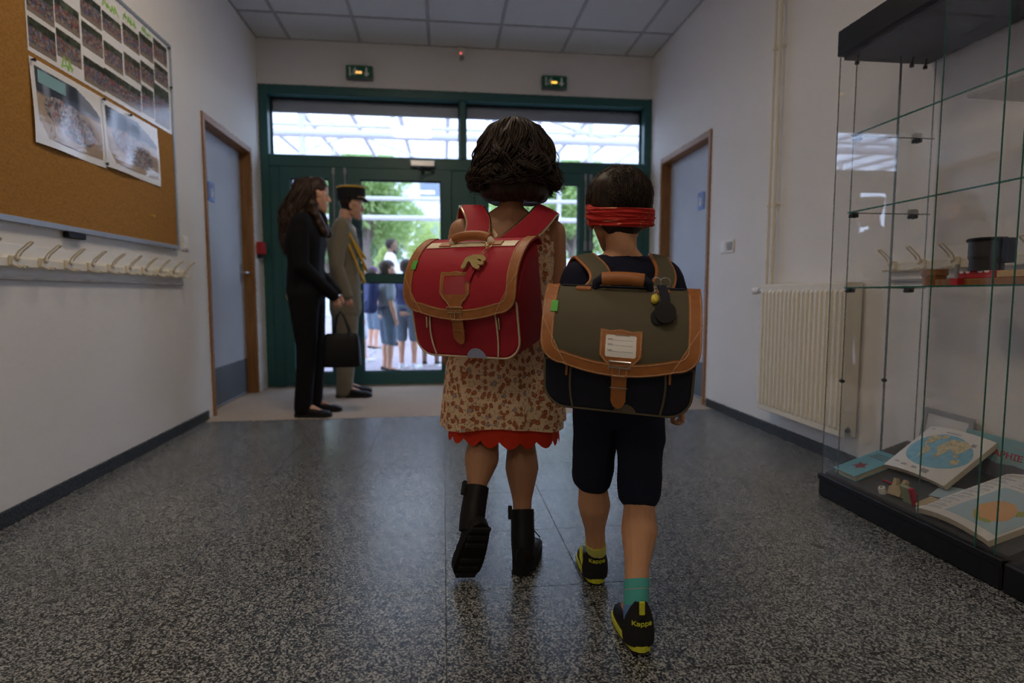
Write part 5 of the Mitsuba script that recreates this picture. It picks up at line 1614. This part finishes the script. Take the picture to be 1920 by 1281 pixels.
kc = thing('key_chain', "small metal ring and chain with a yellow bead on the olive satchel", 'key chain')
g0 = GB.F(A([.075]), A([.030]), A([.018]))[0]
eu, ev = GB.R @ A([1.0, 0, 0]), GB.R @ A([0, 0, 1.0])
for dx in (0, .020):
    put('ring', tube([g0 + eu * dx + .0115 * (math.cos(a) * eu + math.sin(a) * ev) for a in np.linspace(0, 6.283, 17)[:-1]], .0013, 6, closed=True), M['chrome'], kc)
for i in range(5):
    q = GB.F(A([.074]), A([.046 + .0062 * i]), A([.0135]))[0]
    put('chain_link', tube([q + .0036 * (math.cos(a) * (eu if i % 2 else GB.R @ A([0, 1.0, 0])) + 1.2 * math.sin(a) * ev) for a in np.linspace(0, 6.283, 11)[:-1]], .0009, 5, closed=True), M['chrome'], kc)
put('bead', tri(hull((GB.F(A([.072]), A([.083]), A([.014]))[0], .0085), (GB.F(A([.072]), A([.090]), A([.014]))[0], .0085), n=16)), M['charmyellow'], kc, smooth=True)
pd = thing('black_pendant', 'black strap with a round black felt disc hanging on the olive satchel', 'pendant')
put('strap', wrap(LineString([(.086, .032), (.094, .07), (.096, .115)]).buffer(.0095, cap_style=2), .003, .010, GB.F, .01), M['navy'], pd)
put('disc', wrap(Point(.094, .118).buffer(.023), .006, .0135, GB.F, .01), M['soot'], pd)
put('lower_disc', wrap(Point(.080, .127).buffer(.016), .004, .0085, GB.F, .01), M['soot'], pd)

# ---------------------------------------------------------------- the boy
BJ = dict(hipL=(.405, 1.462, .575), hipR=(.512, 1.450, .575), kneeL=(.408, 1.530, .325), ankL=(.440, 1.600, .080), toeL=(.448, 1.735, .025), kneeR=(.505, 1.420, .31), ankR=(.452, 1.283, .090), toeR=(.462, 1.405, .024),
          shL=(.352, 1.455, .880), shR=(.568, 1.450, .880), nk=.45, neck=(.457, 1.452, .945), skull=(.457, 1.462, 1.01), chin=(.457, 1.490, .948), H=.213, ear_dz=-.055, face=0.0, elbL=(.305, 1.45, .73), wriL=(.300, 1.50, .59), elbR=(.622, 1.430, .715), wriR=(.628, 1.452, .540),
          handdR=(.05, .10, -1), palmR=(-1, .1, 0), girth=.90, neckg=1.05, hem=.93, calf=1.24, shank=1.0, curl=.95)
BK = .71
boy, BP = figure('boy walking away in navy shorts and red headband under an olive satchel', BJ, BK, M['skin'], .008, head_yaw=.03)
put('shirt', folds(skin(cloth_parts(BJ, BK, 'tee', .012), .012, 8), .003, 18, 2), M['navycloth'], boy, smooth=True)
put('shorts', folds(skin(cloth_parts(BJ, BK, 'shorts', .009), .012, 8), .007, 15, 5), M['navycloth'], boy, smooth=True)
coll = [[(.457 + rx * math.cos(a), 1.455 + ry * math.sin(a), z + .010 * math.sin(a)) for a in np.linspace(0, 6.283, 33)[:-1]] for rx, ry, z in ((.074, .062, .886), (.088, .076, .886), (.078, .066, .908), (.064, .054, .926), (.056, .048, .922), (.055, .047, .892))]
put('collar', loft(coll, caps=False), M['navycloth'], boy, smooth=60)
bh = shell_hair(boy, BP, BJ['H'], M['hair'], infl=.025, amp=.028, low=.36, seed=8, extra=[hull((BP(-.13, -.20, .30), .10 * BJ['H']), (BP(.13, -.20, .30), .10 * BJ['H']), (BP(-.2, -.16, .45), .14 * BJ['H']), (BP(.2, -.16, .45), .14 * BJ['H']))])


def tufts(n, seed, P, H, r0, ln, lift=.03):
    """Short hairs lying over the skull, combed down from the crown."""
    g = np.random.default_rng(seed)
    d = g.normal(size=(n * 3, 3))
    d /= np.linalg.norm(d, axis=1, keepdims=True)
    d = d[(d[:, 2] > -.45) & ~((d[:, 1] > .35) & (d[:, 2] < .45))][:n]
    m = 6
    t = np.linspace(0, 1, m)[None, :, None]
    down = A([.25, -.2, -1.0]) + g.normal(size=(len(d), 3)) * .35
    tang = down - d * (down * d).sum(1, keepdims=True)
    tang /= np.linalg.norm(tang, axis=1, keepdims=True)
    q = d[:, None] + tang[:, None] * t * ln + d[:, None] * (lift * t * (1 - .3 * t))
    q = q / np.linalg.norm(q, axis=2, keepdims=True) * (1 + lift * g.uniform(0, 1.6, (len(d), 1, 1)) * t)
    cen, rad = A([0, -.04, .67]), A([.385, .475, .372])
    L = cen + q * rad
    shp = L.shape
    W = A([P(*x) for x in L.reshape(-1, 3)]).reshape(shp)
    return many_tubes(W, r0 * np.interp(np.linspace(0, 1, m), [0, .3, 1], [.8, 1, .2])[None], 4)


put('tuft', tufts(1500, 31, BP, BJ['H'], .0016, .42), M['hair'], bh, smooth=True, kind='stuff')


def band(z_lo, z_hi, rx, ry, tilt_lo, tilt_hi, bulge, seed=0):
    g = np.random.default_rng(seed)

    def F(u, v):
        a = u * 2 * np.pi
        s = np.sin(a)                       # +1 front, -1 back
        z = z_lo + (z_hi - z_lo) * v + (tilt_lo * (1 - v) + tilt_hi * v) * (s + 1) / 2
        b = bulge * np.sin(v * np.pi) ** .6 + .0016 * np.sin(v * 17 + 2 * np.sin(a * 2 + seed)) + .0010 * np.sin(v * 33 + 3 * a)
        return np.stack([.457 + (rx + b) * np.cos(a), 1.472 + (ry + b) * s, z], 1)
    return grid(F, 121, 22)[0]


put('headband', band(1.003, 1.036, .0815, .1015, .030, .072, .0045, seed=1), M['bandana'], boy, smooth=True)
put('headband_fold', band(1.022, 1.049, .0822, .1028, .040, .030, .0035, seed=2), M['bandana'], boy + '__headband', smooth=True)


def trainer(p, heel, toe, ank, L, sock_m, sock_top, knee, stripe=None):
    T = shoe_frame(heel, toe)
    up, sole = shoe_meshes(None, None, 1, L, .070, .080, .013)
    s = put('trainer', placed(up, T), M['blackboot'], p, smooth=40)
    put('sole', placed(sole, T), M['lime'], s)
    put('outsole', placed(sole.copy().apply_transform(np.diag([.97, .97, .35, 1.0])), T @ trimesh.transformations.translation_matrix([0, .003, -.004])), M['soot'], s)
    # heel counter: a raised back with a lime tab and lettering
    a = np.linspace(-1.6, 1.6, 25)
    rings = []
    for z, r, y0, k in ((.010, .0365, .037, 1.0), (.03, .0385, .037, 1.0), (.055, .0365, .0375, .95), (.075, .0320, .037, .85), (.095, .0260, .035, .70), (.110, .0200, .031, .55)):
        o = [(r * math.sin(x * k), y0 - r * math.cos(x * k), z) for x in a]
        i_ = [((r - .006) * math.sin(x * k), y0 - (r - .006) * math.cos(x * k), z) for x in a[::-1]]
        rings.append(o + i_)
    put('heel_counter', placed(loft(rings), T), M['soot'], s, smooth=50)
    put('heel_tab', placed(box(-.0065, .0065, .001, .006, .086, .118, .0015), T), M['lime'], s)
    tm = meshkit.text_mesh('Kappa', .0105, .0012, bold=True)
    v, f = trimesh.remesh.subdivide_to_size(tm.vertices, tm.faces, .004)
    v = v - [(tm.bounds[0][0] + tm.bounds[1][0]) / 2, 0, 0]
    sc_ = .046 / tm.extents[0]
    ang = v[:, 0] * sc_ / .036
    r = .0365 + v[:, 2] - .0004
    tw = trimesh.Trimesh(np.stack([(r + .0022) * np.sin(ang), .0380 - (r + .0022) * np.cos(ang), .062 + v[:, 1]], 1), f, process=False)
    put('lettering', placed(tw, T), M['lime'], s)
    if stripe is None:
      st = [(-.0335, .055, .030), (-.0345, .075, .045), (-.0315, .095, .060), (-.028, .105, .066)]
      put('side_stripe', placed(tube(st, [.003, .0055, .0055, .003], 8), T), M['lime'], s)
    an, kn = A(ank, dtype=float), A(knee, dtype=float)
    u = (kn - an) / np.linalg.norm(kn - an)
    ax = T[:3, 0]
    fw = np.cross(u, ax)
    rings = []
    for q, r in ((-.030, .026), (-.015, .028), (.0, .0285), (sock_top * .5, .0305), (sock_top - .004, .0315), (sock_top, .031), (sock_top - .001, .027)):
        rings.append([an + u * q + (ax * math.cos(b) + fw * math.sin(b) * 1.1) * r for b in np.linspace(0, 6.283, 25)[:-1]])
    sk = put('sock', loft(rings), sock_m, p, smooth=50)
    if stripe:
        rings = [[an + u * q + (ax * math.cos(b) + fw * math.sin(b) * 1.1) * r for b in np.linspace(0, 6.283, 25)[:-1]] for q, r in ((-.029, .0265), (-.012, .0288), (.006, .0292))]
        put('blue_heel', loft(rings), M['blue'], sk, smooth=50)
        rings = [[an + u * q + (ax * math.cos(b) + fw * math.sin(b) * 1.1) * r for b in np.linspace(0, 6.283, 25)[:-1]] for q, r in ((sock_top * .62, .0316), (sock_top * .62 + .002, .0318))]
        put('pink_line', loft(rings), M['inkgrey'], sk, smooth=50)
    return s


trainer(boy, (.434, 1.562, .007), (.448, 1.752, .007), (.440, 1.600, .080), .19, M['limesock'], .038, (.408, 1.53, .325))
trainer(boy, (.450, 1.226, .014), (.462, 1.411, .005), (.452, 1.283, .090), .185, M['teal'], .064, (.505, 1.42, .31), True)

# ---------------------------------------------------------------- the two adults by the door
WJ = std_joints((-.905, 4.14), -math.pi / 2, 1.63, arms='front')
RW = rotz(-math.pi / 2)
W_ = lambda x, y, z: RW @ (A([x, y, z])) + A([-.905, 4.14, 0])   # noqa: E731  local: y forward
WJ.update(chin=W_(0, .055, 1.395), H=.226, skull=W_(0, .02, 1.45), neck=W_(0, .0, 1.375), elbL=W_(-.19, -.02, 1.03), elbR=W_(.19, -.02, 1.03), wriL=W_(-.045, .175, .835), wriR=W_(.045, .170, .815),
          handdL=W_(.03, .20, -.55) - W_(0, 0, 0), handdR=W_(-.01, .16, -.75) - W_(0, 0, 0), palmL=(0, -1, 0), palmR=(0, 1, 0), curl=.75, girth=1.16, hem2=1.03, skirt=-.02)
WJ.update(ankL=W_(-.085, -.02, .075), toeL=W_(-.095, .13, .02), ankR=W_(.085, -.055, .075), toeR=W_(.095, .095, .02))
WJ.update(hipL=W_(-.085, -.03, .84), hipR=W_(.085, -.03, .84), shL=W_(-.165, -.02, 1.315), shR=W_(.165, -.02, 1.315), kneeL=W_(-.085, .0, .47), kneeR=W_(.085, -.02, .47))
woman, WP = figure('woman with long dark wavy hair in a black suit holding a black handbag', WJ, .93, M['paleskin'], .014, head_pitch=.05)
put('jacket', folds(skin(cloth_parts(WJ, .93, 'jacket', .012), .016, 10), .006, 9, 3), M['blackcloth'], woman, smooth=True)
put('trousers', folds(skin(cloth_parts(WJ, .93, 'trousers', .010), .016, 10), .007, 8, 4, .4), M['blackcloth'], woman, smooth=True)
shoes_on(woman, WJ, 1.0, M['blackboot'], M['soot'], .25, .09, .088)
wh = shell_hair(woman, WP, WJ['H'], M['hairbrown'], infl=.065, amp=.055, low=.30, seed=4,
                extra=[hull((WP(-.12, -.24, .50), .085), (WP(.12, -.24, .50), .085), (WP(-.15, -.40, .10), .080), (WP(.15, -.40, .10), .080)), hull((WP(-.15, -.40, .10), .080), (WP(.15, -.40, .10), .080), (WP(-.24, -.66, -.60), .060), (WP(.24, -.66, -.60), .060), (WP(0, -.70, -.85), .045)),
                       hull((WP(.24, -.10, .34), .040), (WP(.28, -.02, -.05), .036)), hull((WP(.28, -.02, -.05), .036), (WP(.30, .22, -.62), .028)), hull((WP(-.24, -.10, .34), .040), (WP(-.28, -.02, -.05), .036), (WP(-.30, .22, -.6), .028))], res=.014)


def long_locks(P, n, seed, r0):
    g = np.random.default_rng(seed)
    m = 22
    t = np.linspace(0, 1, m)
    a = g.uniform(math.pi * .98, math.pi * 2.02, n)          # from ear to ear round the back
    s = t[None]
    rad = np.interp(s, [0, .12, .3, .6, 1], [.10, .39, .50, .55, .50]) + g.normal(0, .035, (n, 1))
    z = np.interp(s * g.uniform(.8, 1.05, (n, 1)), [0, .12, .3, .6, 1.05], [1.06, .95, .55, -.15, -1.30])
    wv = .075 * np.clip(s * 2 - .4, 0, 1) * np.sin(s * g.uniform(14, 22, (n, 1)) + g.uniform(0, 6.28, (n, 1)))
    L = np.stack([np.cos(a)[:, None] * rad + wv, np.sin(a)[:, None] * rad * 1.08 - .06 * s - .36 * np.clip((s - .28) / .35, 0, 1) + wv * .6 - .05, z + 0 * a[:, None]], 2)
    o, ex, ey, ez = P(0, 0, 0), P(1, 0, 0) - P(0, 0, 0), P(0, 1, 0) - P(0, 0, 0), P(0, 0, 1) - P(0, 0, 0)
    Wd = o + L[..., :1] * ex + L[..., 1:2] * ey + L[..., 2:] * ez
    return many_tubes(Wd, r0 * np.interp(t, [0, .1, .8, 1], [.6, 1, .9, .2])[None], 4)


put('lock', long_locks(WP, 700, 8, .0060), M['hairbrown'], wh, smooth=True, kind='stuff')
put('shirt_collar', skin([hull((W_(-.045, .03, 1.36), .014), (W_(.045, .03, 1.36), .014), (W_(0, .075, 1.315), .012))], .01, 3), M['soot'], woman, smooth=True)
put('wrist_watch', tube([lerp(WJ['elbR'], WJ['wriR'], .97) + A([.030 * math.cos(a), .028 * math.sin(a), .012 * math.cos(a)]) for a in np.linspace(0, 6.283, 17)[:-1]], .006, 6, closed=True), M['chrome'], woman)

hbag = thing('handbag', 'black leather handbag with two loop handles hanging from her joined hands', 'handbag')
hx, hy, hz0, hz1 = -.700, 4.10, .340, .565
rings = []
for z, w, dth in ((hz0, .118, .058), (hz0 + .012, .128, .066), (hz0 + .10, .126, .066), (hz1 - .03, .118, .052), (hz1, .108, .030)):
    rings.append([(hx + w * math.copysign(abs(math.cos(a)) ** .35, math.cos(a)), hy + dth * math.copysign(abs(math.sin(a)) ** .35, math.sin(a)), z) for a in np.linspace(0, 6.283, 41)[:-1]])
put('body', loft(rings), M['blackboot'], hbag, smooth=35)
put('top_zip', box(hx - .10, hx + .10, hy - .012, hy + .012, hz1 - .004, hz1 + .006, .003), M['soot'], hbag)
for dy in (-.030, .030):
    hp = [(hx - .055, hy + dy * 1.4, hz1 - .05), (hx - .050, hy + dy, hz1 + .03), (hx - .028, hy + dy * .3, hz1 + .125), (hx - .005, hy, hz1 + .160), (hx + .018, hy + dy * .3, hz1 + .125), (hx + .050, hy + dy, hz1 + .03), (hx + .055, hy + dy * 1.4, hz1 - .05)]
    put('handle', tube(hp, .0065, 8), M['soot'], hbag, smooth=60)
for sx in (-.055, .055):
    put('handle_ring', tube([(hx + sx + .010 * math.cos(a), hy - .050, hz1 - .05 + .010 * math.sin(a)) for a in np.linspace(0, 6.283, 13)[:-1]], .002, 5, closed=True), M['chrome'], hbag)

mp = A([-.800, 4.90, 0])
RM = rotz(-1.45)
N_ = lambda x, y, z: RM @ (A([x, y, z])) + mp   # noqa: E731
MJ = std_joints(mp, -1.45, 1.68)
MJ.update(chin=N_(0, .070, 1.445), H=.228, skull=N_(0, .02, 1.50), neck=N_(0, .005, 1.425), girth=1.15, neckg=.98, hem2=1.06, elbL=N_(-.24, -.05, 1.07), elbR=N_(.24, -.05, 1.07), wriL=N_(-.22, .03, .82), wriR=N_(.22, .03, .82), handdL=N_(0, .1, -1) - N_(0, 0, 0), handdR=N_(0, .1, -1) - N_(0, 0, 0), palmL=RM @ A([1, 0, 0]), palmR=RM @ A([-1, 0, 0]), skirt=.14)
man, MP = figure('soldier in khaki dress uniform with gold cords and a flat topped black cap', MJ, .99, M['paleskin'], .014)
put('jacket', folds(skin(cloth_parts(MJ, .99, 'jacket', .014), .016, 10), .005, 9, 13), M['khaki'], man, smooth=True)
put('trousers', folds(skin(cloth_parts(MJ, .99, 'trousers', .014), .016, 10), .006, 8, 14, .4), M['khaki'], man, smooth=True)
put('shirt', skin([hull((N_(-.055, .0, 1.40), .030), (N_(.055, .0, 1.40), .030), (N_(0, .055, 1.385), .028), (N_(0, -.045, 1.41), .028)), hull((N_(-.03, .075, 1.37), .02), (N_(.03, .075, 1.37), .02), (N_(0, .105, 1.25), .012))], .012, 4), M['shirt'], man, smooth=True)
put('tie', skin([hull((N_(0, .098, 1.375), .016), (N_(0, .122, 1.25), .014))], .01, 2), M['gasket'], man, smooth=True)
for s in (-1, 1):
    put('lapel', skin([hull((N_(s * .07, .055, 1.385), .012), (N_(s * .085, .11, 1.27), .014), (N_(s * .02, .128, 1.14), .010))], .012, 2), M['khakidark'], man, smooth=True)
    put('epaulette', skin([hull((N_(s * .10, 0, 1.395), .016), (N_(s * .19, -.005, 1.375), .016))], .012, 2), M['khakidark'], man, smooth=True)
    put('pocket_flap', skin([hull((N_(s * .05, .128, 1.17), .008), (N_(s * .13, .112, 1.17), .008), (N_(s * .09, .128, 1.145), .008))], .01, 2), M['khakidark'], man, smooth=True)
for z in (1.10, 1.02, .94, .86):
    put('button', lathe([(0, 0), (.010, 0), (.008, .006), (0, .008)], 'x', N_(0, .128, z), 10), M['gold'], man)
for i, (a_, b_) in enumerate((((.205, .01, 1.365), (.035, .135, 1.18)), ((.200, .03, 1.36), (.06, .140, 1.10)), ((.195, -.01, 1.37), (.12, .130, 1.02)))):
    cpts = [N_(a_[0] * (1 - t) + b_[0] * t + .03 * math.sin(t * 3.1), (a_[1] * (1 - t) + b_[1] * t) + .085 * math.sin(t * 3.1), a_[2] * (1 - t) + b_[2] * t - (.13 + .05 * i) * math.sin(t * 3.1)) for t in np.linspace(0, 1, 14)]
    put('gold_cord', tube(cpts, .010, 8), M['yellowcord'], man, smooth=60)
put('cord_tip', tube([N_(.05, .142, 1.12), N_(.05, .150, 1.06), N_(.05, .150, .99)], [.008, .011, .006], 8), M['gold'], man)
mhair = shell_hair(man, MP, MJ['H'], M['hair'], infl=.008, amp=.006, low=.42, seed=6)
kepi = put('kepi', lathe([(0, .0), (.098, 0), (.101, .006), (.104, .095), (.102, .102), (0, .104)], 'z', (0, 0, 0), 36).apply_transform(trimesh.transformations.scale_matrix(1.12, direction=[0, 1, 0])).apply_transform(frame(MP(0, -.02, .705), RM @ A([1.0, 0, 0]), RM @ A([0, 1.0, .02]))), M['soot'], man, smooth=40)
put('gold_top', lathe([(0, .0), (.1055, 0), (.1055, .010), (.098, .016), (0, .016)], 'z', (0, 0, .092), 36).apply_transform(trimesh.transformations.scale_matrix(1.12, direction=[0, 1, 0])).apply_transform(frame(MP(0, -.02, .705), RM @ A([1.0, 0, 0]), RM @ A([0, 1.0, .02]))), M['yellowcord'], kepi, smooth=40)
peak = [(.095 * math.sin(a), .105 + .055 * math.cos(a) - .02, -.012 * math.cos(a)) for a in np.linspace(-1.3, 1.3, 15)]
inner = [(.097 * math.sin(a), .108 * math.cos(a), .006) for a in np.linspace(-1.05, 1.05, 15)]
Tk = frame(MP(0, -.02, .715), RM @ A([1.0, 0, 0]), RM @ A([0, 1.0, .02]))
put('peak', placed(loft([[*inner, *[(x, y, z + .004) for x, y, z in inner[::-1]]], [*peak, *[(x, y, z + .004) for x, y, z in peak[::-1]]]]), Tk), M['blackboot'], kepi, smooth=50)
put('chin_cord', placed(tube([(.103 * math.sin(a), .115 * math.cos(a), .014) for a in np.linspace(-1.1, 1.1, 15)], .005, 6), Tk), M['gold'], kepi)
shoes_on(man, MJ, 1.0, M['blackboot'], M['soot'], .29, .10, .095)

# ---------------------------------------------------------------- people in the yard
def child(label, pos, face, h, top, bottom, kind, bag=None, skin_m='paleskin', hairm='hair', stride=.0, shoes='soot', cap=None, hem=.98):
    J = std_joints(pos, face, h, kid=True, stride=stride)
    J['hem'] = hem
    J['tee_lo'] = -.05
    k = h / 1.7
    p, P = figure(label, J, k * 1.04, M[skin_m], .018, hands=True, face=False)
    put('shirt', folds(skin(cloth_parts(J, k * 1.04, 'tee', .010), .018, 8), .006, 9, 3), M[top], p, smooth=True)
    put('shorts' if kind == 'shorts' else 'trousers', folds(skin(cloth_parts(J, k * 1.04, kind, .014), .018, 8), .006, 9, 5), M[bottom], p, smooth=True)
    shell_hair(p, P, J['H'], M[hairm], infl=.035, amp=.03, low=.38, seed=int(h * 1000), res=.016)
    shoes_on(p, J, k * 1.1, M[shoes], M['paper'], .25, .10, .085)
    if cap:
        c = put('cap', skin([hull((P(-.03, -.06, .76), .345 * J['H']), (P(.03, .02, .76), .34 * J['H']), n=18)], .016, 3).slice_plane(P(0, 0, .72), P(0, 0, 1) - P(0, 0, 0)), M[cap], p, smooth=True)
        put('peak', skin([hull((P(-.2, .30, .72), .02 * J['H'] + .004), (P(.2, .30, .72), .02 * J['H'] + .004), (P(0, .62, .68), .06 * J['H']))], .012, 2), M[cap], c, smooth=True)
    if bag:
        R, o = rotz(face), A([pos[0], pos[1], 0])
        q = lambda x, y, z: o + R @ (A([x, y, z]) * h)   # noqa: E731
        b = thing('backpack', bag[1], 'backpack')
        put('body', folds(skin([hull(*[(q(sx * .075, -.145 - .02 * (sz < 0), .68 + sz * .10), .048 * h) for sx in (-1, 1) for sz in (-1, 1)])], .016, 4), .006, 12, 8), M[bag[0]], b, smooth=True)
        put('pocket', skin([hull(*[(q(sx * .055, -.195, .60 + sz * .03), .026 * h) for sx in (-1, 1) for sz in (-1, 1)])], .012, 3), M[bag[0]], b, smooth=True)
        for s in (-1, 1):
            put('strap', tube([q(s * .06, -.11, .78), q(s * .075, -.03, .845), q(s * .08, .055, .80), q(s * .085, .075, .70), q(s * .09, .0, .60), q(s * .085, -.10, .58)], .012, 6), M[bag[0]], b)
    return p


child('child with dark hair in shorts, seen from the side wearing a dark blue backpack outside', (-.595, 6.30), -1.15, 1.20, 'greytee', 'denim', 'shorts', ('bluebag', 'dark blue backpack on the dark haired child outside the door'))
child('child in a dark top and denim shorts standing outside beside the backpack wearer', (-.400, 6.62), -.25, 1.23, 'bluebag', 'denim', 'shorts', None, shoes='fence')
child('child outside hidden behind the red satchel except for bare calves and dark trainers', (-.150, 6.85), -.1, 1.20, 'navycloth', 'denim', 'shorts', None, 'darkskin')
child('child in a purple cap far out in the yard', (-1.05, 8.9), -.9, 1.24, 'stripe', 'denim', 'shorts', None, cap='purple')
child('child with a pale blue backpack stepping along outside beyond the door stile', (-1.02, 7.3), -1.4, 1.13, 'palebl', 'stripe', 'shorts', ('palebl', 'pale blue backpack of the child stepping beyond the door stile'), stride=.05, shoes='paper')
OJ = std_joints((-.845, 9.7), -1.35, 1.74)
OJ.update(girth=1.0)
om, OP = figure('bearded man in a white shirt standing in the yard', OJ, 1.03, M['darkskin'], .02, face=False)
put('shirt', folds(skin(cloth_parts(OJ, 1.03, 'tee', .016), .02, 8), .007, 8, 3), M['shirt'], om, smooth=True)
put('trousers', folds(skin(cloth_parts(OJ, 1.03, 'trousers', .014), .02, 8), .007, 8, 5), M['denim'], om, smooth=True)
shell_hair(om, OP, OJ['H'], M['hair'], infl=.02, amp=.015, low=.45, seed=3, res=.016)
put('beard', skin([hull((OP(-.17, .12, .16), .10 * OJ['H']), (OP(.17, .12, .16), .10 * OJ['H']), (OP(0, .24, .06), .12 * OJ['H']), (OP(-.17, .10, .34), .07 * OJ['H']), (OP(.17, .10, .34), .07 * OJ['H']))], .014, 3), M['hair'], om, smooth=True)
shoes_on(om, OJ, 1.0, M['soot'], M['soot'])
